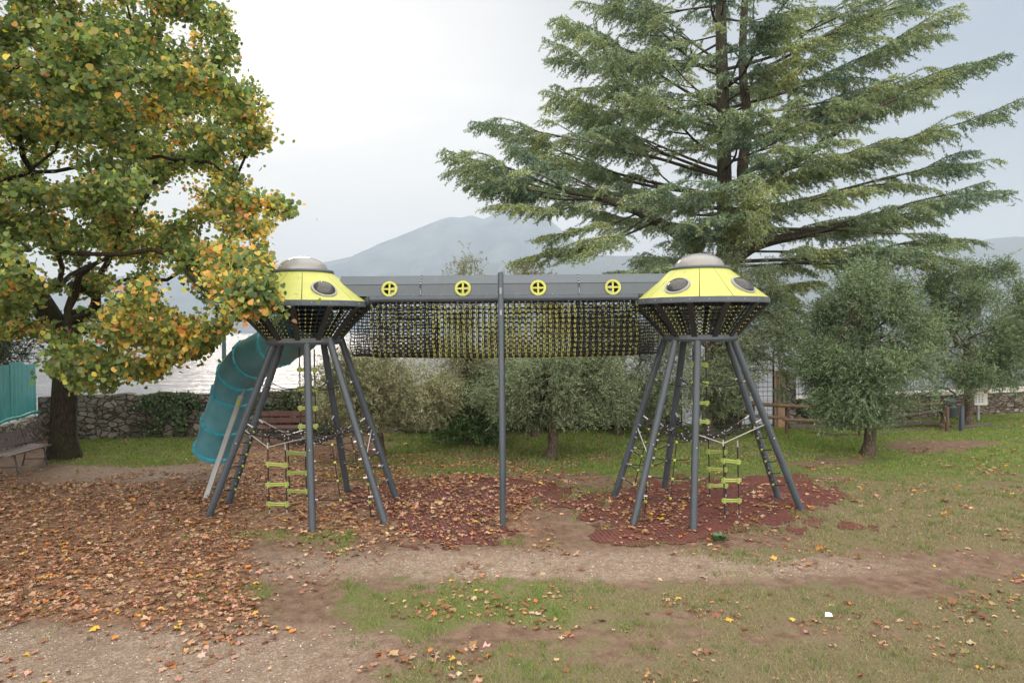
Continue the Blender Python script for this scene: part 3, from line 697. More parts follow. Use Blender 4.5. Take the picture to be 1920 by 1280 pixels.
def panel_hole(b, o, X, Z, wd, ht, hc, hr, th, nrm):
    """rectangle wd x ht from corner o with a round hole at hc (u,v); thickness th along nrm"""
    angs = sorted(set([round(2*math.pi*i/32, 5) for i in range(32)]+[round(math.atan2(v-hc[1], u-hc[0]) % (2*math.pi), 5) for u in (0, wd) for v in (0, ht)]))
    out, inn = [], []
    for a in angs:
        ca, sa = math.cos(a), math.sin(a)
        tu = ((wd-hc[0])/ca if ca > 1e-9 else (-hc[0]/ca if ca < -1e-9 else 1e9)); tv = ((ht-hc[1])/sa if sa > 1e-9 else (-hc[1]/sa if sa < -1e-9 else 1e9))
        t = min(tu, tv); out.append((hc[0]+ca*t, hc[1]+sa*t)); inn.append((hc[0]+ca*hr, hc[1]+sa*hr))
    n = len(angs); vs_ = []
    for off in (0, th):
        for ring in (out, inn): vs_ += [o+X*u+Z*v+nrm*off for u, v in ring]
    fs = []
    for i in range(n):
        j = (i+1) % n
        fs += [(i, j, n+j, n+i), (2*n+i, 3*n+i, 3*n+j, 2*n+j), (n+i, n+j, 3*n+j, 3*n+i), (i, 2*n+i, 2*n+j, j)]
    b.add(vs_, fs)
tr = MB(); ports = []
zb, zm, zr = bz+0.055, P(940, 532, TF)[2], P(940, 516.5, TF+0.2)[2]
for fr_, (Y0, Y1, Y2) in enumerate(((TF, TF+0.045, TF+0.22), (TB, TB-0.045, TB-0.22))):
    segs = [XA+0.02, P(788, 540, TF)[0], P(939, 540, TF)[0], P(1086, 540, TF)[0], XB-0.02]
    segs[0] -= 0.55; segs[-1] += 0.55
    for s in range(4):
        xa, xb = segs[s]+0.006, segs[s+1]-0.006
        pc = P([730.5, 868, 1009, 1149][s], 542, TF+0.03); hc = (pc[0]-xa, 0.118)
        Z = Vector((0, Y1-Y0, zm-zb)); hh = Z.length; Z.normalize(); X = Vector((1, 0, 0)); nr_ = X.cross(Z)*(1 if fr_ == 0 else -1)
        panel_hole(tr, Vector((xa, Y0, zb)), X, Z, xb-xa, hh, hc, 0.098, -0.015, nr_)
        ports.append((Vector((xa, Y0, zb))+X*hc[0]+Z*hc[1], X, Z, nr_))
        Z2 = Vector((0, Y2-Y1, zr-zm)); h2 = Z2.length; Z2.normalize(); n2 = X.cross(Z2)
        tr.box((Vector((xa, Y1, zm))+Vector((xb, Y2, zr)))/2+Vector((0, 0, 0.004)), (xb-xa, h2, 0.015), (X, Z2, n2))
tr.box(((XA+XB)/2, (TF+TB)/2, zr+0.002), (XB-XA+1.0, TB-TF-0.44+0.01, 0.014))
b = tr
for sx in (segs[1], segs[3]):
    for Yv in (TF-0.004,):
        for q in range(6): b.ball((sx, TF-0.012+0.055*q/5*0.9, zb+0.03+(zm-zb-0.05)*q/5), 0.011, mi=1, n=4)
        b.box((sx, TF+0.02, (zb+zm)/2), (0.014, 0.02, zm-zb), mi=2)
        for q in range(4): b.ball((sx, TF+0.04+0.17*q/3, zm+0.02+(zr-zm)*q/3), 0.012, mi=1, n=4)
for q in range(30): b.ball((XA+0.1+q*0.153, TF-0.012, zb+0.012), 0.006, mi=1, n=4)
tro = b.build('tunnel_roof', [M_panel, M_cable, M_dark], frame)
for (pc, X, Z, nr_) in ports:
    b = MB(); ns = 32; prof = [(0.132, 0.0), (0.132, 0.022), (0.094, 0.022), (0.094, -0.02)]
    vs_ = [pc+(X*math.cos(2*math.pi*q/ns)+Z*math.sin(2*math.pi*q/ns))*pr+nr_*ph for pr, ph in prof for q in range(ns)]
    b.add(vs_, [(j*ns+q, j*ns+(q+1) % ns, (j+1)*ns+(q+1) % ns, (j+1)*ns+q) for j in range(3) for q in range(ns)])
    b.box(pc+nr_*0.006, (0.20, 0.030, 0.014), (X, Z, nr_)); b.box(pc+nr_*0.008, (0.030, 0.20, 0.014), (X, Z, nr_)); b.build('porthole', M_clip, tro)
# net: U section
NETD = bz-0.05-P(940, 668, TF)[2]
def usec(t, dz=0.0, inn=0.0):
    """t 0..1 front beam -> bottom -> back beam"""
    hw = (TB-TF)/2-inn; depth = NETD-dz; ycen = (TF+TB)/2
    a = math.pi*t; y = -math.cos(a); s = math.sin(a)
    y = math.copysign(abs(y)**0.45, y); z = -abs(s)**0.5
    return ycen+y*hw*(1.0), bz-0.05+z*depth
def unet(name, xa, xb, dx, nrow, rr, clip=None, inn=0.0, dz=0.0, ts0=0.0, ts1=1.0, wav=0.0, hooks=False):
    # equal arc sampling
    tt = np.linspace(0, 1, 400); yz = np.array([usec(t, dz, inn) for t in tt]); ds = np.r_[0, np.cumsum(np.linalg.norm(np.diff(yz, axis=0), axis=1))]
    ss = np.linspace(ds[-1]*ts0, ds[-1]*ts1, nrow+1); yy = np.interp(ss, ds, yz[:, 0]); zz = np.interp(ss, ds, yz[:, 1])
    n = int(round((xb-xa)/dx)); b = MB(); cl = MB()
    wob = lambda i, j: 0.014*math.sin(i*0.7+j*1.3)+wav*math.sin(i*1.9+j*0.8)
    Pn = [[(xa+(xb-xa)*i/n+wob(i, j)*0.5, yy[j]+wob(j, i)*0.6, zz[j]+wob(i, j)*0.6-0.02*math.sin(math.pi*i/n)*(0 if j in (0, nrow) else 1)) for j in range(nrow+1)] for i in range(n+1)]
    for i in range(n+1): b.tube(Pn[i], rr, 4, cap=False)
    for j in range(1, nrow): b.tube([Pn[i][j] for i in range(n+1)], rr*1.15, 4, cap=False)
    if hooks:
        for i in range(n+1): b.tube([(p_[0]+0.022, p_[1], p_[2]) for p_ in Pn[i]], rr*0.7, 3, cap=False)
    if clip:
        for i in range(n+1):
            for j in range(1, nrow):
                if not hooks: continue
                f_ = 1.0 if iw-0.05 < Pn[i][j][0] < ie+0.05 else 0.62
                x, y, z = Pn[i][j]; sy_ = -1 if y < (TF+TB)/2 else 1
                b.box((x, y+sy_*0.009, z-0.008), (0.031*f_, 0.010, 0.009*f_), mi=1)
                b.box((x-0.012, y+sy_*0.009, z+0.012), (0.008*f_, 0.010, 0.045*f_), mi=1); b.box((x+0.012, y+sy_*0.009, z+0.012), (0.008*f_, 0.010, 0.045*f_), mi=1)
    if hooks:
        for col_ in Pn:
            for e in (0, -1):
                p = col_[e]; b.ball((p[0], p[1], p[2]), 0.014, mi=2, n=4); b.ball((p[0], p[1], p[2]-0.035), 0.010, mi=2, n=4)
    o = b.build(name, [M_rope, M_clip, M_cable], frame)
    return o, Pn
iw = P(812, 600, TF)[0]; ie = P(1078, 600, TF)[0]
un, Pn = unet('tunnel_net', XA+0.02, XB-0.02, 0.101, 28, 0.0085, True, hooks=True)
iw = P(812, 600, TF)[0]; ie = P(1078, 600, TF)[0]
for xa, xb in ((XA-0.35, iw), (ie, XB+0.35)):
    o, _ = unet('inner_net', xa, xb, 0.072, 40, 0.0075, True, inn=0.06, dz=0.03, wav=0.012)
    o['label'] = 'denser inner net at the tunnel mouth'
    e = iw if xa < 0 else ie
    b = MB(); tt = np.linspace(0.02, 0.98, 40); b.tube([(e+0.02*math.sin(9*t), usec(t, 0.03, 0.06)[0], usec(t, 0.03, 0.06)[1]) for t in tt], 0.022, 6); b.build('edge_rope', M_rope, o)

# tube slide
ctr = [(583, 586, 12.1), (560, 622, 12.75), (520, 646, 13.3), (473, 673, 13.85), (447, 703, 14.15), (436, 738, 14.4), (416, 793, 14.7), (402, 842, 14.95)]
cp3 = [P(*c) for c in ctr]
def catmull(pts, n):
    out = []; pts = [2*pts[0]-pts[1]]+list(pts)+[2*pts[-1]-pts[-2]]
    for i in range(1, len(pts)-2):
        p0, p1, p2, p3 = pts[i-1:i+3]
        for q in range(n):
            t = q/n; out.append(0.5*((2*p1)+(-p0+p2)*t+(2*p0-5*p1+4*p2-p3)*t*t+(-p0+3*p1-3*p2+p3)*t**3))
    out.append(pts[-2]); return out
sp_ = catmull(cp3, 6); SR = 0.395
b = MB(); b.tube(sp_, SR, 28, cap=False)
b.tube(list(reversed(sp_)), SR-0.015, 28, cap=False)
sl = b.build('tube_slide', M_slide, frame)
def ringmesh(p, d, r0, wd):
    d = Vector(d).normalized(); p = Vector(p); bb = MB()
    bb.tube([p-d*wd, p-d*wd*0.6, p+d*wd*0.6, p+d*wd], [r0-0.01, r0+0.030, r0+0.030, r0-0.01], 32, cap=False, smooth=False)
    n = 14; u = Vector((0, 0, 1)); u = (u-d*u.dot(d)).normalized(); v = d.cross(u)
    for q in range(n):
        a = 2*math.pi*q/n; c0 = p+(u*math.cos(a)+v*math.sin(a))*(r0+0.025); bb.tube([c0-d*0.05, c0+d*0.05], 0.014, 6)
    return bb
for i in (12, 18, 24, 30, 36):
    ringmesh(sp_[i], Vector(sp_[i+1])-Vector(sp_[i-1]), SR+0.005, 0.035).build('flange', M_ring, sl)
ringmesh(sp_[-1], Vector(sp_[-1])-Vector(sp_[-2]), SR+0.012, 0.05).build('exit_lip', M_ring, sl)
b = MB(); ft = G(386, 934); tpp = P(452, 742, 13.75); b.beam(ft, tpp, 0.085, 0.05, upv=(0, 1, 0)); sb = b.build('slide_support', M_galv, frame)
b = MB(); b.beam(ft+(tpp-ft)*0.90+np.array([0, -0.045, 0]), ft+(tpp-ft)*0.97+np.array([0, -0.045, 0]), 0.012, 0.06, upv=(1, 0, 0)); b.build('sticker', M_step, sb)
b = MB(); b.tube([tpp, tpp+np.array([0.03, 0.12, 0.12])], 0.02, 6); b.build('bracket', M_galv, sb)

# ------------------------------------------------------------------ benches
def bench(loc, rz, ln, wmat, lmat, label, nback=2):
    t = empty('bench', loc, rz); tag(t, label, 'bench')
    Mx = Matrix.Translation(loc) @ Matrix.Rotation(rz, 4, 'Z')
    def lbox(b, c, s, tilt=0.0):
        q = Mx @ Matrix.Translation(c) @ Matrix.Rotation(tilt, 4, 'X'); ax = [Vector(q.to_3x3().col[i]) for i in range(3)]; b.box(q.translation, s, ax)
    for i in range(3):
        b = MB(); lbox(b, (0, -0.19+i*0.155, 0.44+0.008*i), (ln, 0.135, 0.032)); b.build('seat_slat', wmat, t)
    for i in range(nback):
        b = MB(); lbox(b, (0, 0.225+0.055*i, 0.60+0.175*i), (ln, 0.028, 0.14), -0.28); b.build('back_slat', wmat, t)
    for sx in (-1, 1):
        b = MB(); x = sx*(ln/2-0.22)
        pt = lambda y, z: tuple(Mx @ Vector((x, y, z)))
        b.tube([pt(-0.28, 0.0), pt(-0.21, 0.40), pt(0.19, 0.41)], 0.018, 6); b.tube([pt(0.27, 0), pt(0.17, 0.42), pt(0.30, 0.86)], 0.018, 6); b.tube([pt(-0.25, 0.16), pt(0.24, 0.16)], 0.011, 6)
        b.build('leg', lmat, t)
    return t
bench((-10.92, 15.55, 0), R(90+4), 1.5, M_benchL, M_wire, 'weathered brown wooden bench beside the dark tree trunk and low wall')
bench((-6.15, 19.0, 0), 0.0, 1.5, M_benchR, M_wire, 'reddish brown bench in front of the stone wall, behind the left tower')

# lamp post on the promenade
lp = empty('lamp_post', (-9.25, 22.6, -0.95)); tag(lp, 'slim green grey lamp post at the lake edge seen above the slide', 'lamp post')
b = MB(); b.tube([(-9.25, 22.6, -0.95), (-9.25, 22.6, 2.0), (-9.25, 22.6, 5.2)], [0.085, 0.07, 0.055], 10); b.build('pole', painted('lamp_paint', (0.07, 0.13, 0.14), 0.5), lp)
b = MB(); b.lathe((-9.25, 22.6, 5.2), [(0.06, 0), (0.22, 0.25), (0.24, 0.3), (0.02, 0.42)], 14); b.build('lantern', M_galv, lp)

# ------------------------------------------------------------------ right side: rail fence, bin, sign, logs
fc = empty('rail_fence', (8, 19.4, 0)); tag(fc, 'low rustic wooden rail fence before the orange pillar', 'fence')
Yf = 19.8
def rail(a, b_, r, par, mat=M_rail, name='rail'):
    b = MB(); b.tube([a, (np.array(a)+np.array(b_))/2+np.array([0, 0, -0.012]), b_], [r, r*1.08, r], 10); return b.build(name, mat, par)
rail(P(1395, 756, Yf), P(1548, 763, Yf-0.1), 0.05, fc); rail(P(1395, 778, Yf), P(1474, 783, Yf), 0.045, fc)
rail(P(1468, 786, 19.5), P(1614, 791, 19.3), 0.05, fc)
for (x_, yt_, Yq, r) in ((1412, 752, Yf+.08, .05), (1475, 758, Yf+0.08, 0.05), (1612, 785, 19.38, 0.045)):
    tp_ = P(x_, yt_, Yq); b = MB(); b.tube([(tp_[0], Yq, -0.08), tuple(tp_)], r, 8); b.build('post', M_post, fc)
fc2 = empty('rail_fence', (13, 20.6, 0)); tag(fc2, 'dark wooden rail fence end beside the litter bin at the right', 'fence')
rail(P(1640, 786, 20.9), P(1768, 769, 20.3), 0.055, fc2, M_log)
rail(P(1690, 758, 20.9), P(1768, 756, 20.3), 0.045, fc2, M_rail)
tp_ = P(1766, 748, 20.4); b = MB(); b.tube([(tp_[0], 20.4, -0.08), tuple(tp_)], 0.07, 8); b.build('post', M_post, fc2)
tp_ = P(1772, 800, 19.7)
bn = empty('litter_bin', (P(1782, 770, 20.1)[0], 20.1, 0)); tag(bn, 'small dark blue grey litter bin hanging on a wooden post', 'litter bin')
bx = P(1783, 770, 20.1)
b = MB(); b.lathe((bx[0], 20.1, 0), [(0.01, 0.40), (0.11, 0.40), (0.125, 0.42), (0.14, 0.66), (0.15, 0.68), (0.15, 0.73), (0.135, 0.73), (0.12, 0.5), (0.01, 0.45)], 20); b.build('bin_body', M_bluegrey, bn)
b = MB(); b.lathe((bx[0], 20.1, 0), [(0.15, 0.84), (0.155, 0.86), (0.13, 0.95), (0.01, 0.98)], 20)
for sx in (-1, 1): b.beam((bx[0]+sx*0.13, 20.1, 0.7), (bx[0]+sx*0.13, 20.1, 0.86), 0.03, 0.015)
b.build('lid', M_bluegrey, bn)
b = MB(); b.tube([(bx[0]-0.17, 20.0, -0.05), (bx[0]-0.17, 20.0, 0.72)], 0.055, 8); b.build('bin_post', M_post, bn)
p = G(1803, 808); b = MB(); b.tube([(p[0], p[1], -0.05), (p[0], p[1], 0.70), (p[0], p[1], 0.72)], [0.07, 0.07, 0.05], 12)
o = b.build('bollard', M_bluegrey); tag(o, 'dark blue grey round bollard between the litter bin and the white sign', 'bollard')
p = G(1834, 790); sg = empty('sign', (p[0], p[1], 0)); tag(sg, 'white notice board with a red corner on a grey post before the stone wall', 'sign')
b = MB(); b.box((p[0], p[1], 0.35), (0.06, 0.06, 0.8)); b.build('post', M_galv, sg)
b = MB(); b.box((p[0]-0.03, p[1]-0.04, 0.78), (0.58, 0.02, 0.50)); bd = b.build('board', M_white, sg)
b = MB(); b.box((p[0]+0.20, p[1]-0.052, 0.95), (0.10, 0.006, 0.09)); b.box((p[0]-0.02, p[1]-0.052, 0.985), (0.34, 0.006, 0.022)); b.build('red_print', M_red, bd)
b = MB()
for i in range(4):
    for j in range(4):
        b.box((p[0]-0.20+0.10*i, p[1]-0.052, 0.86-0.075*j), (0.055, 0.005, 0.04))
b.build('pictograms', M_galv, bd)
def logline(pts, r, label):
    b = MB(); q = catmull([np.array(p, float) for p in pts], 6); b.tube(q, [r*(1+0.15*math.sin(i*1.3)) for i in range(len(q))], 10)
    o = b.build('log_edging', M_log); tag(o, label, 'log edging', 'log edging of the sand pit')
def gp(x, y, dz=0.03): q = G(x, y); q[2] += dz; return q
logline([gp(1478, 803), gp(1540, 802), gp(1600, 805, .06), gp(1660, 803, .08), gp(1730, 799, .08), gp(1768, 800, .05)], 0.10, 'long dark log edging behind the low fence')
logline([gp(1520, 812, 0), gp(1600, 816, 0), gp(1680, 812, 0), gp(1738, 806, 0)], 0.05, 'thin pale log lying on the grass in front of the dark edging')
logline([gp(1782, 803), gp(1820, 802), gp(1856, 797)], 0.07, 'short log edging behind the blue grey bollard')
logline([gp(1868, 803, 0), gp(1898, 805, 0)], 0.05, 'small log end lying on the gravel at the far right')
# black refuse bag on a stand
p = P(1388, 772, 20.6); rbg = empty('refuse_bag', (p[0], 20.6, 0)); tag(rbg, 'black refuse bag on a short post beside the cedar trunk', 'refuse bag')
b = MB(); vs_ = []
for j in range(13):
    t = j/12
    for q in range(18):
        a = 2*math.pi*q/18; r = 0.24*(math.sin(math.pi*min(1, 0.08+t*0.9))**0.6)*(1+0.13*math.sin(3*a+5*t)+0.07*math.sin(7*a-3*t))
        vs_.append((p[0]+r*math.cos(a), 20.6+0.8*r*math.sin(a), 0.38+0.42*t+0.05*math.sin(2*a)))
b.add(vs_, [(j*18+q, j*18+(q+1) % 18, (j+1)*18+(q+1) % 18, (j+1)*18+q) for j in range(12) for q in range(18)], 0, True); b.build('bag', M_bag, rbg)
b = MB(); b.tube([(p[0], 20.6, -0.05), (p[0], 20.6, 0.5)], 0.05, 8); b.build('post', M_post, rbg)

# litter and bird
p = G(1553, 1159); b = MB(); b.add([(p[0]-0.045, p[1]-0.02, p[2]+0.03), (p[0]+0.04, p[1]-0.03, p[2]+0.035), (p[0]+0.05, p[1]+0.03, p[2]+0.05), (p[0]-0.02, p[1]+0.035, p[2]+0.06), (p[0], p[1], p[2]+0.075)], [(0, 1, 4), (1, 2, 4), (2, 3, 4), (3, 0, 4)])
tag(b.build('paper_scrap', M_white), 'small crumpled white scrap of paper on the dry grass at the right', 'litter')
p = P(1898, 386, 60); bd = MB()
bd.tube([p+np.array([-0.25, 0, 0]), p+np.array([-0.1, 0, 0.02]), p+np.array([0.12, 0, 0.02]), p+np.array([0.25, 0, 0.05])], [0.01, 0.06, 0.05, 0.01], 8)
for s in (-1, 1): bd.add([p+np.array([-0.06, 0, 0.03]), p+np.array([0.08, 0, 0.03]), p+np.array([0.10, s*0.35, 0.16]), p+np.array([-0.02, s*0.35, 0.17]), p+np.array([-0.12, s*0.8, 0.05])], [(0, 1, 2, 3), (3, 2, 4)])
tag(bd.build('seagull', M_galv), 'small grey seagull flying in the sky at the far right', 'bird')

# ------------------------------------------------------------------ foliage tools
def unit(v): return v/np.maximum(np.linalg.norm(v, axis=-1, keepdims=True), 1e-9)
def cards(name, pos, d, nrm, ln, wd, tmpl, faces, colr, mat, parent=None, smooth=False, jit=0.0):
    """one small leaf mesh per point; tmpl (k,3) = (side, along, out)"""
    d = unit(d); s = unit(np.cross(d, nrm)); n = np.cross(s, d); k = len(tmpl)
    T_ = np.array(tmpl, float); ln = np.broadcast_to(ln, (len(pos),)); wd = np.broadcast_to(wd, (len(pos),))
    t0 = np.repeat(T_[None], len(pos), 0)
    if jit: t0 = t0+rng.normal(0, jit, t0.shape)*np.array([0.35, 0.35, 1.0])
    V = pos[:, None]+s[:, None]*(t0[:, :, 0:1]*wd[:, None, None])+d[:, None]*(t0[:, :, 1:2]*ln[:, None, None])+n[:, None]*(t0[:, :, 2:3]*ln[:, None, None])
    Fa = (np.arange(len(pos))[:, None, None]*k+np.array(faces)[None]).reshape(-1, len(faces[0]))
    C = np.repeat(colr[:, None], k, 1).reshape(-1, 3)
    o = np_mesh(name, V.reshape(-1, 3), Fa, mat, None, C, smooth)
    if parent is not None: attach(o, parent)
    return o
def pick(n, table):
    """table: [(weight, (r,g,b), spread)]"""
    w_ = np.array([t[0] for t in table], float); w_ /= w_.sum(); k_ = rng.choice(len(table), n, p=w_)
    c = np.array([t[1] for t in table])[k_]; s = np.array([t[2] for t in table])[k_]
    return np.clip(c*(1+s[:, None]*rng.normal(0, 1, (n, 1)))*(1+0.08*rng.normal(0, 1, (n, 3))), 0.004, 0.95)
LEAFT = [(0, 0.06, 0), (-0.34, 0.0, 0.06), (-0.54, 0.36, 0.10), (-0.40, 0.74, 0.06), (0, 1.04, -0.12), (0.40, 0.74, 0.06), (0.54, 0.36, 0.10), (0.34, 0.0, 0.06), (0, 0.45, 0.0)]
LEAFF = [(0, 8, 1), (1, 8, 2), (2, 8, 3), (3, 8, 4), (4, 8, 5), (5, 8, 6), (6, 8, 7), (7, 8, 0)]
NARROW = [(0, 0, 0), (-0.5, 0.45, 0.04), (0, 1.0, 0), (0.5, 0.45, 0.04)]; NARF = [(0, 1, 2), (0, 2, 3)]
TRI = [(-0.5, 0, 0), (0.5, 0, 0), (0, 1, 0)]; TRIF = [(0, 1, 2)]
def skeleton(trunk, attract, jitter=0.12, step=0.45, droop=0.0, pull=0.35):
    """trunk: list of points (first = base). greedy tree joining all attractors. returns nodes, parent"""
    nodes = [np.array(p, float) for p in trunk]; par = [-1]+list(range(len(trunk)-1))
    start = max(1, int(len(trunk)*0.45)); root = nodes[start]
    A = attract[np.argsort(np.linalg.norm(attract-root, axis=1))]
    arr = np.zeros((len(trunk)+len(A)*40, 3)); arr[:len(nodes)] = nodes; n = len(nodes); dist = np.zeros(len(arr)); dist[:n] = 0
    for a in A:
        d = np.linalg.norm(arr[start:n]-a, axis=1); outward = np.linalg.norm(arr[start:n]-root, axis=1)
        sc = d+pull*dist[start:n]; j = start+int(np.argmin(sc)); L_ = d[j-start]
        m = min(30, max(1, int(L_/step))); prev = j; p0 = arr[j].copy()
        for q in range(1, m+1):
            t = q/m; p = p0+(a-p0)*t+np.array([0, 0, (0.10-droop)*L_*math.sin(math.pi*t)])+rng.normal(0, jitter*step, 3)*(t < 1)
            arr[n] = p; dist[n] = dist[prev]+L_/m; par.append(prev); prev = n; n += 1
            if n >= len(arr)-2: return arr[:n], np.array(par)
    return arr[:n], np.array(par)
def tree_mesh(name, nodes, par, tip, rbase, expo, mat, parent, trunk_n, sides=6, flare=1.0):
    n = len(nodes); w_ = np.zeros(n); ch = np.zeros(n, int)
    for i in range(n-1, 0, -1):
        if ch[i] == 0: w_[i] += tip**expo
        w_[par[i]] += w_[i]; ch[par[i]] += 1
    r = w_**(1/expo); r[0] = r[1]
    kf = rbase/r[0]; r = np.where(r > tip*1.01, tip+(r-tip)*kf if True else r, tip); r = np.maximum(r, tip)
    r[0] *= 1.35*flare
    i = np.arange(1, n); a = nodes[par[i]]; b = nodes[i]; d = unit(b-a); ra = np.minimum(r[par[i]], r[i]*1.35); rb = r[i]
    tm = i < trunk_n; ra = np.where(tm, r[par[i]], ra)
    ref = np.where(np.abs(d[:, 2:3]) < 0.9, np.array([[0, 0, 1.0]]), np.array([[1.0, 0, 0]])); u = unit(np.cross(d, ref)); v = np.cross(d, u)
    ang = 2*np.pi*np.arange(sides)/sides; cs = np.cos(ang)[None, :, None]; sn = np.sin(ang)[None, :, None]
    e = d*(rb[:, None]*0.35)
    V0 = a[:, None]+(u[:, None]*cs+v[:, None]*sn)*ra[:, None, None]; V1 = (b+e)[:, None]+(u[:, None]*cs+v[:, None]*sn)*rb[:, None, None]
    V = np.concatenate([V0, V1], 1).reshape(-1, 3); k_ = np.arange(sides); k2 = (k_+1) % sides
    f = np.stack([k_, k2, sides+k2, sides+k_], 1)[None]+(np.arange(len(i))*2*sides)[:, None, None]
    o = np_mesh(name, V, f.reshape(-1, 4), mat, smooth=True); attach(o, parent); return r
def inpoly(x, y, poly):
    c = np.zeros(len(x), bool); n = len(poly)
    for i in range(n):
        x0, y0 = poly[i]; x1, y1 = poly[(i+1) % n]
        cond = ((y0 > y) != (y1 > y)) & (x < (x1-x0)*(y-y0)/(y1-y0+1e-9)+x0); c ^= cond
    return c
def trunk_path(base, top, n, wob):
    base = np.array(base, float); top = np.array(top, float); out = []
    for i in range(n):
        t = i/(n-1); out.append(base+(top-base)*t+np.array([wob*math.sin(t*4.2+base[0]), wob*math.cos(t*3.6+base[0]), 0])*min(1, t*3))
    return out

# ------------------------------------------------------------------ large autumn tree at the left
tb_ = np.array([-10.9, 17.05, -0.05])
crown_poly = [(-900, -900), (380, -900), (455, -60), (440, 30), (452, 110), (505, 160), (512, 215), (505, 285), (440, 300), (455, 335), (540, 365), (563, 400), (500, 440), (512, 480), (520, 520), (528, 580), (470, 592), (440, 600), (400, 655), (340, 672), (298, 705), (230, 735), (150, 745), (90, 700), (40, 660), (-900, 640)]
def crown_pts(n, cen, rad, poly=None, shell=0.5):
    out = []
    cen = np.array(cen); rad = np.array(rad)
    while sum(len(o) for o in out) < n:
        u = rng.normal(size=(n*2, 3)); u = unit(u)*(rng.random((n*2, 1))**shell); p = cen+u*rad
        if poly:
            qx, qy = proj(p); p = p[inpoly(qx, qy, poly) & (p[:, 2] > 1.9)]
        out.append(p)
    return np.vstack(out)[:n]
at = crown_pts(640, (-9.6, 13.6, 7.4), (7.2, 6.6, 6.2), crown_poly, 0.42)
at = at[(at[:, 1] > 6.5)]
# low hanging boughs
lowp = np.array([P(150+rng.random()*250, 600+rng.random()*90, 11+rng.random()*3) for _ in range(40)]); qx, qy = proj(lowp); lowp = lowp[inpoly(qx, qy, crown_poly)]
tipp = np.array([P(x_, y_, z_+(1.6 if y_ < 455 or x_ < 400 else 0.0)) for x_, y_, z_ in ((515, 575, 10.3), (490, 560, 10.4), (520, 585, 10.2), (500, 590, 10.2), (475, 575, 10.0), (455, 560, 10.0), (440, 520, 10.1), (500, 530, 10.2), (480, 540, 10.1), (505, 480, 10.6), (470, 500, 10.8), (550, 395, 11), (520, 385, 11), (480, 375, 11.2), (500, 250, 11.3), (495, 200, 11.6), (470, 430, 10.9), (440, 60, 12.5), (430, 540, 10.6), (410, 500, 10.8), (385, 640, 11), (340, 655, 11.2), (300, 690, 11.5), (270, 700, 11.8), (200, 735, 10.4), (150, 730, 9.6), (110, 700, 9.3), (150, 690, 9.2), (120, 660, 9.4))])
at = np.vstack([at, lowp, tipp])
trunk = [tb_, tb_+[0.0, -0.02, 0.5], tb_+[0.02, 0, 1.3], tb_+[0.08, 0, 2.0], tb_+[0.20, -0.05, 2.55], tb_+[0.0, -0.2, 3.2], tb_+[-0.5, -0.35, 4.2], tb_+[-1.1, -0.6, 5.4], tb_+[-1.6, -0.8, 6.8], tb_+[-1.9, -1.0, 8.4], tb_+[-2.0, -1.2, 10.0]]
nodes, par = skeleton(trunk, at, 0.16, 0.4, 0.0, 0.30)
lt = empty('autumn_tree', tb_); tag(lt, 'large broad leaved tree with green and orange autumn leaves and dark trunk at the left', 'tree')
rr = tree_mesh('trunk', nodes, par, 0.0065, 0.30, 2.1, M_barkL, lt, len(trunk), 8, 1.12)
b = MB(); sb_ = tb_+np.array([0.22, -0.05, 2.45]); b.tube([sb_, sb_+np.array([0.38, -0.10, 0.12])], [0.27, 0.20], 14); b.build('branch_stub', M_barkL, lt)
# leaves: on thin nodes
thin = np.where(rr < 0.026)[0]; thin = thin[thin > len(trunk)]
NLF = 205000
src = rng.choice(thin, NLF); pp_ = par[src]; t_ = rng.random((NLF, 1)); base_p = nodes[pp_]*(1-t_)+nodes[src]*t_
bd_ = unit(nodes[src]-nodes[pp_]); off = rng.normal(size=(NLF, 3))*np.array([0.17, 0.17, 0.10]); pos = base_p+off
qx, qy = proj(pos); keep = (inpoly(qx, qy, crown_poly) | (qx < -40) | (qy < -40) | (rng.random(NLF) < 0.10)) & (qx > -700) & (qy > -700) & (pos[:, 2] > 2.0)
pos = pos[keep]; bd_ = bd_[keep]; qx = qx[keep]; qy = qy[keep]; n = len(pos)
dd = unit(bd_*0.5+rng.normal(size=(n, 3))*0.6+np.array([0, -0.1, -0.65])); nn_ = unit(rng.normal(size=(n, 3))*0.6+np.array([0.1, -0.5, 0.55]))
green_t = [(5, (0.122, 0.172, 0.070), 0.22), (4, (0.180, 0.222, 0.085), 0.2), (3, (0.080, 0.130, 0.058), 0.22), (2.5, (0.26, 0.275, 0.085), 0.2)]
aut_t = [(4, (0.60, 0.40, 0.12), 0.15), (2.2, (0.62, 0.32, 0.13), 0.2), (1.0, (0.42, 0.20, 0.09), 0.25), (4.5, (0.44, 0.42, 0.11), 0.2)]
cg = pick(n, green_t); ca_ = pick(n, aut_t)
clump = fbm(pos[:, 0]*1.3+40, pos[:, 2]*1.3+pos[:, 1]*0.9+40, 77, 3)
pa = np.clip(0.09+0.36*sstep(120, 520, qx)*sstep(80, 420, qy)*1.0+1.5*(clump-0.52), 0.04, 0.75)
isa = rng.random(n) < pa; cl_ = np.where(isa[:, None], ca_, cg); cl_ *= (0.85+0.3*fbm(pos[:, 0]*0.9+9, pos[:, 2]*0.9+9, 5, 2))[:, None]*1.30
sz = 0.077*(0.65+0.65*rng.random(n))
cards('crown', pos-dd*(sz*0.2)[:, None], dd, nn_, sz, sz*1.02, LEAFT, LEAFF, cl_, M_leaf, lt, jit=0.02)

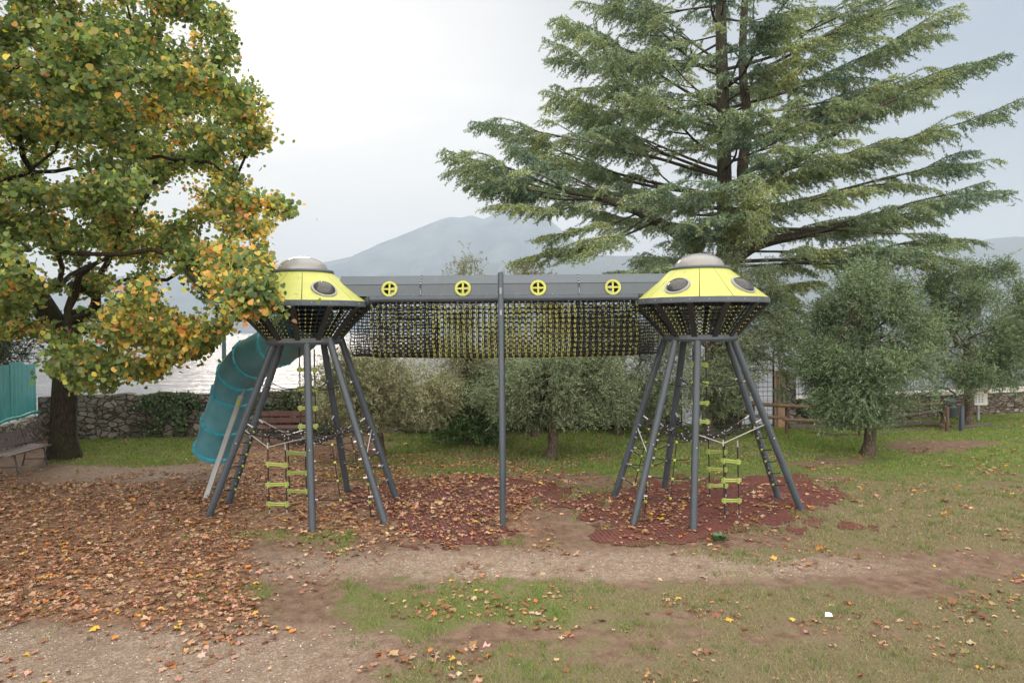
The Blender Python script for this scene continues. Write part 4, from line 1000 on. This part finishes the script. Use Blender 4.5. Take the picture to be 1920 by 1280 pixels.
# ------------------------------------------------------------------ cedar
cb = G(1352, 800); cb[2] -= 0.05; CY = cb[1]
def cpx(x, y, dy=0.0): return P(x, y, CY+dy)
ct = empty('cedar_tree', cb); tag(ct, 'huge cedar with layered dark green boughs rising behind the right tower', 'tree')
tr_pts = [cb, cpx(1350, 760), cpx(1354, 640), cpx(1360, 480), cpx(1358, 330), cpx(1356, 200), cpx(1352, 60), cpx(1352, -120), cpx(1350, -300), cpx(1348, -460)]
b = MB(); q = catmull(tr_pts, 5); zz = np.array([p[2] for p in q]); b.tube(q, list(np.interp(zz, [0, 1, 3, 6, 10, 14, 18, 21], [0.60, 0.44, 0.33, 0.24, 0.19, 0.14, 0.08, 0.03])), 14)
st2 = catmull([cpx(1356, 520), cpx(1378, 455, -0.2), cpx(1400, 395, -0.4), cpx(1392, 320, -0.5), cpx(1402, 230, -0.6), cpx(1392, 120, -0.7), cpx(1400, -60, -0.8), cpx(1410, -260, -0.9)], 5)
b.tube(st2, list(np.linspace(0.25, 0.07, len(st2))), 10)
limb = catmull([cpx(1352, 620, 0), cpx(1330, 540, -0.4), cpx(1306, 478, -0.8), cpx(1275, 442, -1.1), cpx(1200, 398, -1.6), cpx(1130, 372, -2.0)], 5)
b.tube(limb, list(np.linspace(0.25, 0.11, len(limb))), 10)
limbR = catmull([cpx(1362, 500, 0), cpx(1420, 460, 0.4), cpx(1500, 440, 0.6), cpx(1590, 420, 0.4), cpx(1660, 405, 0)], 5)
b.tube(limbR, list(np.linspace(0.20, 0.07, len(limbR))), 8)
limbB = catmull([cpx(1400, 395, -0.4), cpx(1455, 330, -0.9), cpx(1520, 285, -1.4), cpx(1600, 225, -1.8), cpx(1680, 185, -2.0)], 5)
b.tube(limbB, list(np.linspace(0.15, 0.05, len(limbB))), 8)
boughs = []
def addb(st, tipq, hump=0.0): boughs.append((np.array(st, float), np.array(tipq, float), hump))
L_tips = [(limb[-1], (835, 268, -2.6)), (limb[-1], (875, 330, -1.0)), (limb[-3], (930, 380, -3.0)), (limb[-6], (1010, 440, -2.2)), (limb[-4], (960, 262, -3.0)), (limb[-8], (955, 482, -1.5)),
          (limb[-7], (1090, 470, -3.6)), (limb[-1], (905, 300, 1.2)), (limb[-2], (905, 345, -2.2)),
          (limb[8], (1160, 500, -3.5)), (limb[10], (1230, 490, -4.0))]
for st, (x_, y_, dy) in L_tips: addb(st, cpx(x_, y_, dy), 0.04)
T = lambda i: q[min(len(q)-1, i)]
zt = lambda z: np.array([np.interp(z, zz, [p[0] for p in q]), CY, z])
for (z0, x_, y_, dy) in ((7.6, 888, 184, -1.0), (7.0, 930, 222, 1.0), (8.8, 1020, 60, -1.0), (7.6, 1018, 135, 1.0), (9.6, 1060, 20, 1.5), (10.6, 1150, -10, -2.0), (9.0, 1110, 90, -3.0), (11, 1125, -60, 0.5), (7.8, 1075, 200, 2.8), (6.6, 1000, 330, 2.4), (7.0, 950, 250, 3.2), (6.2, 1080, 380, 3.5),
                           (8.2, 1170, 160, -4.0), (6.4, 1210, 330, -4.6), (9.4, 1230, 60, -4.0),
                           (8.6, 1858, 95, -0.5), (7.4, 1882, 180, -1.4), (5.4, 1895, 325, -0.8), (6.6, 1828, 270, 1.5), (9.6, 1780, 15, -1.0), (8.4, 1760, 110, 1.8), (6.0, 1820, 350, 0.8), (5.0, 1800, 420, 1.5), (4.9, 1750, 470, -1.0), (5.4, 1690, 440, -2.8), (7.0, 1740, 230, -3.0), (8.0, 1660, 150, -3.6), (9.4, 1640, 40, -3.0), (10.4, 1720, -30, 1.0), (10.8, 1770, -40, -1.0), (6.4, 1630, 330, -4.0), (7.4, 1560, 240, -4.6), (6.0, 1700, 380, 3.0), (9, 1620, 160, 4.0),
                           (4.4, 1440, 560, -2.6), (4.2, 1480, 600, 1.0), (4.2, 1540, 520, 0.0), (7.8, 1420, 180, -4.8), (6.6, 1330, 300, -5.0), (10.2, 1450, 0, -4.2), (5.8, 1390, 390, -4.4), (5.4, 1290, 400, -4.6)):
    addb(zt(z0), cpx(x_, y_, dy), 0.03)
for (a_, t_) in (((1425, 500, -0.2), (1478, 690, -0.5)), ((1440, 520, 0.3), (1500, 640, 0.2)), ((1400, 520, -0.6), (1450, 650, -1.0)), ((1430, 560, 0), (1520, 700, 0.4)), ((1450, 540, -0.4), (1465, 735, -0.6))): addb(cpx(*a_), cpx(*t_), 0.22)
for i in range(26):
    z0 = 9.5+i*0.36; a = i*2.4; ln = max(1.2, 6.6*(1-(z0-8)/13.5)); s0 = zt(z0); addb(s0, s0+np.array([math.cos(a)*ln, math.sin(a)*ln, ln*0.22]), 0.02)
for i in range(16):
    z0 = 4.6+i*0.52; a = R(i*137.5); ln = 2.2+1.6*rng.random(); s0 = zt(z0); addb(s0, s0+np.array([math.cos(a)*ln, math.sin(a)*ln, ln*(0.1+0.25*rng.random())]), 0.03)
NP, ND, NS = [], [], []       # needle sources
brn = b
def axis(p0, p1, arch, tipdrop, wig):
    Lb = np.linalg.norm(p1-p0); n = max(4, int(Lb/0.3)); h = unit(np.array([[p1[0]-p0[0], p1[1]-p0[1], 0]]))[0]; sd_ = np.array([-h[1], h[0], 0]); a1, a2 = rng.random(2)*6.28
    out = []
    for i_ in range(n+1):
        t = i_/n; out.append(p0+(p1-p0)*t+np.array([0, 0, arch*Lb*math.sin(math.pi*t)+wig*Lb*math.sin(6.5*t+a1)*t*(1.15-t)*1.6-tipdrop*Lb*max(0, (t-0.6)/0.4)**2])+sd_*(wig*1.6*Lb*math.sin(5*t+a2)*math.sin(math.pi*t)))
    return out, Lb, h, sd_
def along(pts, t):
    ip = t*(len(pts)-1); i0 = min(int(ip), len(pts)-2); return pts[i0]+(pts[i0+1]-pts[i0])*(ip-i0)
def dress(pts, Lb, h, sd_, t0, mx):
    """short flat branchlets with hanging needle twigs on both sides"""
    t = t0+0.04*rng.random()
    while t < 1.0:
        p = along(pts, t); lb = (0.16+0.40*min(1, (1-t)*Lb/1.4))*(0.5+0.9*rng.random())*mx; g = fbm(np.array([p[0]*1.1+70]), np.array([p[2]*1.6+p[1]*0.8+70]), 88, 3)[0]
        t += (0.092+0.06*rng.random())/Lb
        if g < 0.45 and rng.random() < 0.8 and t < 0.85: continue
        for sg_ in (-1, 1):
            if rng.random() < 0.12: continue
            d = h*(0.7+0.5*rng.random())+sd_*sg_*(0.55+0.6*rng.random())+np.array([0, 0, 0.12-0.30*rng.random()]); d /= np.linalg.norm(d)
            m = max(1, int(lb/0.085)); dr_ = 0.1+0.5*rng.random()
            for u_ in range(m+1):
                u = u_/m; c_ = p+d*lb*u+np.array([0, 0, -dr_*lb*u*u]); ND.append(d); NP.append(c_)
                dn = d*0.55+h*rng.normal(0.25, 0.3)+sd_*rng.normal(0, 0.45)+np.array([0, 0, -0.35-0.55*rng.random()]); dn /= np.linalg.norm(dn)
                lt_ = 0.07+0.13*rng.random()+0.16*rng.random()**4
                for v in np.arange(0.0, lt_, 0.034): NP.append(c_+dn*v); ND.append(dn)
    for v in np.arange(max(0.0, t0), 1.0, 0.045/Lb): NP.append(along(pts, v)+np.array([0, 0, 0.02])); ND.append(h)
for (s0, tq, hump) in boughs:
    pts, Lb, h, sd_ = axis(s0, tq, hump-0.05-0.05*rng.random(), 0.02+0.07*rng.random(), 0.02)
    brn.tube(pts, list(np.linspace(0.0135*Lb**0.75, 0.005, len(pts))), 6, cap=False)
    dress(pts, Lb, h, sd_, 0.42, 1.0)
    t = 0.16+0.1*rng.random(); sg_ = 1 if rng.random() < 0.5 else -1
    while t < 0.93:
        l2 = (0.16+0.50*(1-t)*rng.random()+0.10*rng.random())*min(Lb, 7.5); l2 = max(0.45, l2*(0.75+0.35*min(1, t*2.2))*(1.0 if t < 0.6 else 0.72)); p = along(pts, t)
        ang = R(22+34*rng.random())*sg_; dirh = h*math.cos(ang)+sd_*math.sin(ang); sl = (tq[2]-s0[2])/Lb
        q1 = p+dirh*l2+np.array([0, 0, l2*(sl*0.65+rng.normal(0.02, 0.10))])
        ap, al, ah, asd = axis(p, q1, -0.03+0.05*rng.random(), 0.04+0.10*rng.random(), 0.02); brn.tube(ap, list(np.linspace(0.006+0.007*al, 0.003, len(ap))), 4, cap=False)
        dress(ap, al, ah, asd, 0.18, 0.9); sg_ = -sg_; t += (0.055+0.075*rng.random())*(7.0/max(Lb, 3.5))**0.6*1.12
brn.build('trunk', M_barkC, ct)
NP = np.array(NP); ND = np.array(ND); qx, qy = proj(NP)
inf = (qx > 700) & (qx < 2050) & (qy > -160) | (rng.random(len(NP)) < 0.25); NP = NP[inf]; ND = ND[inf]
print('cedar tufts', len(NP))
tintc = fbm(NP[:, 0]*0.8+30, NP[:, 2]*0.8+NP[:, 1]*0.6+30, 55, 3)
K3 = 3; n = len(NP)*K3; pos = np.repeat(NP, K3, 0)+rng.normal(0, 0.010, (n, 3)); dd = unit(np.repeat(ND, K3, 0)*0.6+rng.normal(size=(n, 3))*0.62); nn_ = unit(rng.normal(size=(n, 3))+np.array([0, -0.3, 0.5]))
cl_ = pick(n, [(5, (0.122, 0.158, 0.092), 0.2), (3, (0.170, 0.200, 0.105), 0.2), (2, (0.082, 0.120, 0.086), 0.2)]); tn = np.repeat(tintc, K3)[:, None]
cl_ = cl_*(1+(tn-0.5)*np.array([[1.6, 1.1, 0.3]]))*1.85
cards('crown', pos, dd, nn_, 0.066*(0.7+0.6*rng.random(n)), 0.026, TRI, TRIF, np.clip(cl_, 0.01, 1), M_needle, ct)

# ------------------------------------------------------------------ olive trees
def olive(base, ells, natt, nleaf, label, rbase=0.12, tone=0, group='olive trees on the lawn', top=None, trn=0.45, size=1.0, name='olive_tree', mat=None, table=None, leaf=(0.070, 0.019), spread=0.16, cat='tree', minz=0.3):
    base = np.array(base, float); base[2] -= 0.04; et = empty(name, base); tag(et, label, cat, group if name == 'olive_tree' else None)
    att = []; wsum = sum(e[1][0]*e[1][1]*e[1][2] for e in ells)
    for cen, rad in ells:
        f_ = rad[0]*rad[1]*rad[2]/wsum; att.append(crown_pts(max(6, int(natt*f_)), cen, rad, None, 0.40))
    att = np.vstack(att); att = att[att[:, 2] > 0.35]
    c0 = np.mean(att, 0); tp_ = top if top is not None else np.array([c0[0]*0.5+base[0]*0.5, c0[1], base[2]+(c0[2]-base[2])*0.85])
    tr = trunk_path(base, tp_, 8, 0.05); nodes, par = skeleton(tr, att, 0.22, 0.22, -0.05, 0.25)
    r_ = tree_mesh('trunk', nodes, par, 0.0045, rbase, 2.2, M_barkO, et, len(tr), 7, 1.1)
    thin = np.where(r_ < 0.016)[0]; thin = thin[thin > len(tr)]
    # sprigs: short twigs with leaves along them
    nleaf = int(nleaf*2.0); ns = nleaf//14; wq = rng.lognormal(0, 1.0, len(nodes)); wq = np.exp(4.5*(fbm(nodes[:, 0]*1.9+20, nodes[:, 2]*1.9+nodes[:, 1]*1.5+20, 42, 2)-0.5))*wq**0.5; wq = wq[thin]; src = rng.choice(thin, ns, p=wq/wq.sum()); t_ = rng.random((ns, 1)); sp0 = nodes[par[src]]*(1-t_)+nodes[src]*t_+rng.normal(0, spread, (ns, 3))
    cen_ = c0[None]; outd = unit(unit(sp0-cen_)*0.7+rng.normal(size=(ns, 3))*0.6+np.array([0, 0, 0.15])); sl_ = 0.16+0.16*rng.random(ns)
    k_ = 14; u = (np.arange(k_)+0.5)/k_; pos = sp0[:, None]+outd[:, None]*(sl_[:, None]*u[None])[:, :, None]+np.array([0, 0, -0.05])*((u**2)[None, :, None])
    pos = pos.reshape(-1, 3); n = len(pos); od = np.repeat(outd, k_, 0); dd = unit(od*0.8+rng.normal(size=(n, 3))*0.75); nn_ = unit(rng.normal(size=(n, 3))+np.array([0, -0.2, 0.6]))
    tb = table or [[(5, (0.120, 0.148, 0.086), 0.18), (3, (0.185, 0.212, 0.138), 0.18), (3, (0.074, 0.099, 0.052), 0.2)], [(5, (0.175, 0.180, 0.105), 0.18), (3, (0.26, 0.255, 0.165), 0.18), (3, (0.10, 0.110, 0.06), 0.2)],
                   [(5, (0.088, 0.128, 0.068), 0.18), (3, (0.150, 0.190, 0.112), 0.18), (3, (0.055, 0.084, 0.042), 0.2)]][tone]
    cl_ = pick(n, tb); tn = fbm(pos[:, 0]*1.4+60, pos[:, 2]*1.4+pos[:, 1]+60, 21, 3)[:, None]; cl_ = cl_*(1.3+0.75*tn)
    good = pos[:, 2] > minz
    cards('crown', pos[good], dd[good], nn_[good], leaf[0]*size*(0.7+0.6*rng.random(n))[good], leaf[1]*size, NARROW, NARF, cl_[good], mat or M_olive, et); return et
def E(x, y, Y, wpx, hpx, dp): c = P(x, y, Y); return (c, (wpx/2/F*Y*1.17, dp, hpx/2/F*Y*1.12))
g1 = G(716, 856); olive(g1, [E(700, 735, g1[1], 190, 125, 1.1), E(640, 745, g1[1]+0.3, 110, 110, 0.8), E(780, 740, g1[1]+0.4, 120, 120, 0.9), E(690, 700, g1[1]+.2, 130, 70, .7)], 170, 52000, 'pale grey green olive tree behind the left tower with a forked leaning trunk', 0.125, 1, minz=0.62)
g2 = G(1032, 857); olive(g2, [E(1020, 725, g2[1], 170, 130, 1.1), E(1110, 735, g2[1]+0.4, 150, 110, 1.0), E(960, 745, g2[1]+0.3, 110, 90, 0.8), E(1060, 690, g2[1]+.2, 170, 80, .8)], 190, 58000, 'grey green olive tree with a straight short trunk under the middle of the net tunnel', 0.13, 0, minz=0.66)
olive((-1.25, 19.4, 0), [E(875, 690, 19.4, 130, 170, 0.9), E(870, 580, 19.4, 90, 160, 0.6), E(880, 510, 19.4, 50, 40, 0.35)], 90, 22000, 'slender olive whose light shoots rise above the tunnel roof, left of the middle post', 0.10, 1)
olive((0.6, 19.8, 0), [E(1000, 660, 19.8, 140, 170, 0.9), E(990, 540, 19.8, 100, 70, 0.4)], 80, 22000, 'olive tree behind the tunnel net, light shoots just right of the middle post', 0.10, 1)
olive((3.0, 20.0, 0), [E(1170, 690, 20, 170, 180, 1.0), E(1215, 740, 19.8, 120, 100, 0.9), E(1130, 600, 20, 120, 110, 0.7)], 110, 34000, 'olive tree beside the left legs of the right tower', 0.11, 0)
olive((5.2, 18.6, 0), [E(1290, 640, 18.6, 160, 250, 1.2), E(1360, 560, 18.8, 200, 170, 1.1), E(1400, 650, 18.9, 150, 160, 1.0), E(1300, 500, 18.8, 120, 80, 0.7), E(1250, 560, 18.7, 110, 120, 0.8), E(1330, 725, 18.7, 150, 80, 0.9)], 210, 64000, 'big pale olive tree filling the space behind the right saucer', 0.13, 0)
g7 = G(1627, 852); olive(g7, [E(1600, 585, g7[1], 150, 150, 1.1), E(1640, 700, g7[1]-.1, 200, 150, 1.2), E(1565, 690, g7[1], 110, 130, 0.9), E(1680, 600, g7[1]+0.2, 110, 130, 1.0), E(1610, 765, g7[1], 160, 50, 0.9), E(1640, 510, g7[1], 80, 50, 0.5)], 230, 74000, 'olive tree on the lawn at the right, bare earth patch beside its trunk', 0.15, 2, top=P(1640, 690, g7[1]), minz=0.60)
olive((13.6, 21.0, 0), [E(1815, 600, 21, 180, 180, 1.3), E(1780, 680, 20.8, 170, 130, 1.2), E(1865, 660, 21.2, 110, 150, 1.1), E(1845, 530, 21, 110, 80, 0.8), E(1765, 545, 21, 100, 90, .8)], 220, 66000, 'broad olive tree above the litter bin at the right edge of the park', 0.15, 2)
olive((16.6, 21.6, 0), [E(1945, 640, 21.6, 90, 160, 1.0)], 50, 10000, 'yellowish green tree crown cut off by the right edge of the picture', 0.1, 1)
broad = [(5, (0.040, 0.075, 0.028), 0.25), (3, (0.07, 0.110, 0.04), 0.25), (1, (0.13, 0.16, 0.07), 0.2)]
olive((-1.25, 18.7, 0), [E(850, 775, 18.7, 100, 55, 0.5), E(890, 740, 18.8, 70, 50, 0.5), E(905, 788, 18.5, 80, 40, 0.5)], 60, 11000, 'dark glossy laurel shrub between the two front olive trees', 0.05, 0, name='laurel_shrub', mat=M_ivy, table=broad, leaf=(0.085, 0.042), cat='shrub', minz=0.05)
olive((-14.6, 21.0, 0), [E(15, 640, 20.5, 90, 130, 1.2), E(-60, 600, 20.5, 120, 160, 1.2)], 60, 12000, 'dark evergreen shrub rising behind the turquoise hoarding', 0.08, 0, name='evergreen_shrub', mat=M_ivy, table=[(1, (0.018, 0.03, 0.012), 0.3), (1, (0.03, 0.045, 0.018), 0.2)], leaf=(0.08, 0.03), cat='shrub')
IVYT = [(0, 0, 0), (-0.5, 0.35, 0.04), (-0.3, 0.7, 0), (0, 1.0, -0.05), (0.3, 0.7, 0), (0.5, 0.35, 0.04)]; IVYF = [(0, 1, 2), (0, 2, 3), (0, 3, 4), (0, 4, 5)]
def ivy(poly, n, wall_a, wall_b, off, label, seedp, table=broad):
    xs_ = np.array([p[0] for p in poly]); ys_ = np.array([p[1] for p in poly]); ps = []
    a = np.array(wall_a); b_ = np.array(wall_b); u = (b_-a)/np.linalg.norm(b_-a); nr = np.array([u[1], -u[0]])
    cx_ = rng.uniform(xs_.min(), xs_.max(), n*6); cy2 = rng.uniform(ys_.min(), ys_.max(), n*6); ok = inpoly(cx_, cy2, poly) & (fbm(cx_*0.05, cy2*0.05, seedp) > 0.36)
    cx_, cy2 = cx_[ok][:n], cy2[ok][:n]
    for x_, y_ in zip(cx_, cy2):
        d = ray(x_, y_); o_ = off*rng.random()**1.0+0.24; q0 = a+nr*o_
        den = d[0]*u[1]-d[1]*u[0]; t = (q0[0]*u[1]-q0[1]*u[0])/den; p = np.array([0, 0, CAMZ])+d*t; ps.append(p)
    ps = np.array(ps); m = len(ps); nn_ = unit(rng.normal(size=(m, 3))*0.55+np.array([nr[0], nr[1], 0.5])); dd = unit(rng.normal(size=(m, 3))*0.5+np.array([0, -0.2, -1]))
    o = cards('ivy', ps, dd, nn_, 0.075*(0.7+0.6*rng.random(m)), 0.075, IVYT, IVYF, pick(m, table)*(0.9), M_ivy); tag(o, label, 'ivy')
WA, WB = (-13.5, 20.2), (5.2, 21.85)
ivy([(262, 742), (300, 733), (365, 735), (378, 760), (362, 790), (345, 812), (328, 800), (318, 775), (300, 800), (280, 815), (262, 790), (250, 765)], 3600, WA, WB, 0.22, 'ivy patch with an arched gap on the rubble wall left of the slide', 4)
ivy([(476, 735), (600, 728), (640, 740), (640, 800), (600, 815), (560, 800), (480, 775)], 3600, WA, WB, 0.25, 'ivy covering the wall above the reddish brown bench', 8, [(3, (0.05, 0.08, 0.03), 0.25), (2, (0.10, 0.12, 0.05), 0.25)])
ivy([(760, 735), (1180, 730), (1180, 800), (1100, 806), (760, 812)], 9000, WA, WB, 0.5, 'dark creeper band at the foot of the wall behind the two front olive trees', 18, [(3, (0.05, 0.075, 0.03), 0.25), (2, (0.09, 0.10, 0.05), 0.25)])
ivy([(1486, 748), (1560, 742), (1600, 770), (1600, 792), (1540, 790), (1500, 775)], 1500, (8.35, 21.8), (26, 27.2), 0.10, 'thin ivy on the low layered wall right of the orange pillar', 6)
# leafy weed on the mat
p = G(1348, 1014); m = 70; a = rng.random(m)*6.28; r = rng.random(m)*0.13
ps = np.stack([p[0]+r*np.cos(a), p[1]+r*np.sin(a)*0.8, np.full(m, p[2]+0.01)+0.05*rng.random(m)], 1); dd = unit(np.stack([np.cos(a), np.sin(a), 0.5+rng.random(m)*0.5], 1))
o = cards('weed', ps, dd, unit(rng.normal(size=(m, 3))*0.3+[0, 0, 1]), 0.08, 0.045, IVYT, IVYF, pick(m, [(1, (0.08, 0.15, 0.06), 0.2)]), M_ivy); tag(o, 'small round leafy weed at the front edge of the red mat', 'plant')

# ------------------------------------------------------------------ grass blades, fallen leaves, pebbles
def gz(x, y): return hgt(x, y)+0.016*(fbm(x*1.1+50, y*1.1+50, 11)-0.5)
def scatter(n, x0, x1, y0, y1):
    y = y0+(y1-y0)*rng.random(n); x = x0+(x1-x0)*rng.random(n); inside = np.abs(x) < y*0.80+0.6; return x[inside], y[inside]
def blades(n, y0, y1, ln, wd, thr_seed):
    x, y = scatter(n, -16, 20, y0, y1); ok = y < yend(x)-0.5; x, y = x[ok], y[ok]
    z = gz(x, y); q = np.stack([x, y, z], 1); qx, qy = proj(q); g, dr, li, gv = zones(qx, qy)
    cl = fbm(x*2.4+80, y*2.4+80, 91, 4); f2 = fbm(x*9+20, y*9+20, 93, 2)
    mcv = mat_cover(qx, qy); on_mat = (mcv > 0.55+0.25*rng.random(len(x))) & (y < 14.6) & (x > -4.2) & (x < 7.6)
    g = np.maximum(g, 0.62*((mcv > 0.40) & (mcv < 0.80) & (qx > 1000))); gm = g+1.5*(cl-0.5); keep = (gm > 0.36+0.3*rng.random(len(x))) & (f2 > 0.28) & (~on_mat | (rng.random(len(x)) < 0.03))
    q = q[keep]; dr = dr[keep]; cl = cl[keep]; m = len(q); x, y = x[keep], y[keep]
    dr = np.clip(dr+1.5*(fbm(x*0.9+10, y*0.9+10, 99, 4)-0.5), 0, 1)
    a = rng.random(m)*6.28; lean = 0.35+0.75*rng.random(m); dd = np.stack([np.cos(a)*lean, np.sin(a)*lean, np.ones(m)], 1); nn_ = np.stack([-np.sin(a)*0.2, np.cos(a)*0.2-0.8, 0.5+0*a], 1)
    cg = pick(m, [(4, (0.155, 0.210, 0.052), 0.22), (2, (0.235, 0.285, 0.078), 0.2)]); cd = pick(m, [(3, (0.25, 0.215, 0.115), 0.2), (2, (0.33, 0.275, 0.18), 0.2), (1.5, (0.14, 0.15, 0.06), 0.2)])
    c_ = np.where((rng.random(m) < dr)[:, None], cd, cg)
    tf = fbm(x*7+3, y*7+3, 123, 2); tf = 1+1.1*sstep(0.60, 0.75, tf); c_ = np.where((tf > 1.5)[:, None], c_*np.array([[0.72, 0.92, 0.7]]), c_)
    return q, dd, nn_, ln*(0.55+0.8*rng.random(m))*(0.7+0.5*cl)*tf, np.full(m, wd), c_
G1 = blades(330000, 5.2, 9.5, 0.042, 0.0065, 0); G2 = blades(330000, 9.5, 15, 0.045, 0.010, 0); G3 = blades(260000, 15, 25, 0.055, 0.018, 0)
GG = [np.concatenate([a, b_, c_]) for a, b_, c_ in zip(G1, G2, G3)]
print('blades', len(GG[0]))
o = cards('grass', GG[0]-np.array([0, 0, 0.004]), GG[1], GG[2], GG[3], GG[4], TRI, TRIF, GG[5], M_grass); tag(o, 'short green and dry grass growing over the park ground', 'grass', kind='stuff')

n0 = 330000; x, y = scatter(n0, -15, 16, 5.0, 21); z = gz(x, y); q = np.stack([x, y, z], 1); qx, qy = proj(q); g, dr, li, gv = zones(qx, qy)
cl = fbm(x*1.6+10, y*1.6+10, 61, 4); prob = np.clip(li-0.06+1.6*(cl-0.5), 0, 1)**1.4*0.56; prob = np.maximum(prob, 0.0022*(y < 16)); prob *= np.where((y > 17), 0.35, 1)
for key in ('L', 'R'):
    for f_, _t in LEGS[key]: prob = np.maximum(prob, 0.30*np.exp(-((x-f_[0])**2+(y-f_[1])**2)/0.05))
# round the tree foot and the slide exit leaves gather
keep = rng.random(len(x)) < prob; q = q[keep]; m = len(q); li = li[keep]
q[:, 2] += 0.012+0.035*rng.random(m)**2*np.clip(li*1.3, 0.2, 1)+np.where(mat_cover(*proj(q)) > 0.5, 0.012, 0)
print('fallen', m)
lsz = np.clip(0.060*np.exp(rng.normal(0, 0.36, m)), 0.025, 0.14); a = rng.random(m)*6.28; dd = np.stack([np.cos(a), np.sin(a), rng.normal(0, 0.12, m)], 1); nn_ = unit(rng.normal(size=(m, 3))*0.20+[0, 0, 1])
angs = np.linspace(0, 2*np.pi, 13)[:-1]; rad_ = [0.50, 0.30, 0.52, 0.28, 0.50, 0.30, 0.34, 0.28, 0.50, 0.28, 0.52, 0.30]
FT = [(math.sin(t)*r_, 0.5+math.cos(t)*r_, 0.10*abs(math.sin(t*1.5))) for t, r_ in zip(angs, rad_)]+[(0, 0.5, 0.0)]
FF = [(i, 12, (i+1) % 12) for i in range(12)]
clr = pick(m, [(5, (0.37, 0.225, 0.145), 0.2), (5, (0.27, 0.135, 0.075), 0.22), (3, (0.44, 0.30, 0.21), 0.15), (3.5, (0.19, 0.090, 0.050), 0.2), (0.8, (0.44, 0.18, 0.05), 0.15), (0.35, (0.58, 0.36, 0.06), 0.1), (1.5, (0.15, 0.08, 0.05), 0.2)])*1.18
o = cards('fallen_leaves', q, dd, nn_, lsz, lsz*(0.7+0.5*rng.random(m)), FT, FF, clr, M_fallen, jit=0.07); tag(o, 'fallen brown and orange leaves covering the ground', 'leaves', kind='stuff')
# pebbles
x, y = scatter(52000, -9, 12, 5.0, 13); z = gz(x, y); q = np.stack([x, y, z], 1); qx, qy = proj(q); g, dr, li, gv = zones(qx, qy)
keep = rng.random(len(x)) < np.clip(gv*0.8-g*0.5, 0.02, 1); q = q[keep]; m = len(q)
OCT = [(1, 0, 0), (-1, 0, 0), (0, 1, 0), (0, -1, 0), (0, 0, 0.8), (0, 0, -0.6)]; OF = [(0, 2, 4), (2, 1, 4), (1, 3, 4), (3, 0, 4)]
a = rng.random(m)*6.28; dd = np.stack([np.cos(a), np.sin(a), 0*a], 1); s = 0.004+0.010*rng.random(m)**3
kp = NM('pebble', 0.85, 0.2); kp.color(kp.attr('col'))
o = cards('gravel', q, dd, np.tile([[0., 0, 1]], (m, 1)), s, s*0.8, OCT, OF, pick(m, [(3, (0.40, 0.34, 0.29), 0.2), (2, (0.26, 0.21, 0.18), 0.2), (1, (0.62, 0.57, 0.52), 0.1)]), kp.m, jit=0.15); tag(o, 'small loose gravel stones on the path', 'gravel', kind='stuff')

# ------------------------------------------------------------------ haze
b = MB(); b.box((0, 3300, 470), (21000, 7300, 940)); b.v = [(x_, y_, z_ if z_ > 0 else -6.0) for x_, y_, z_ in b.v]
hm = bpy.data.materials.new('haze_air'); hm.use_nodes = True; ht = hm.node_tree; ht.nodes.clear(); ho = N(ht, 'ShaderNodeOutputMaterial'); pv = N(ht, 'ShaderNodeVolumePrincipled')
pv.inputs['Color'].default_value = (0.70, 0.84, 1.0, 1); pv.inputs['Density'].default_value = 0.00023; pv.inputs['Anisotropy'].default_value = 0.1
L(ht, pv.outputs[0], ho.inputs['Volume'])
hz = b.build('haze', hm); tag(hz, kind='stuff'); hz['label'] = 'pale blue haze over the lake and mountains'
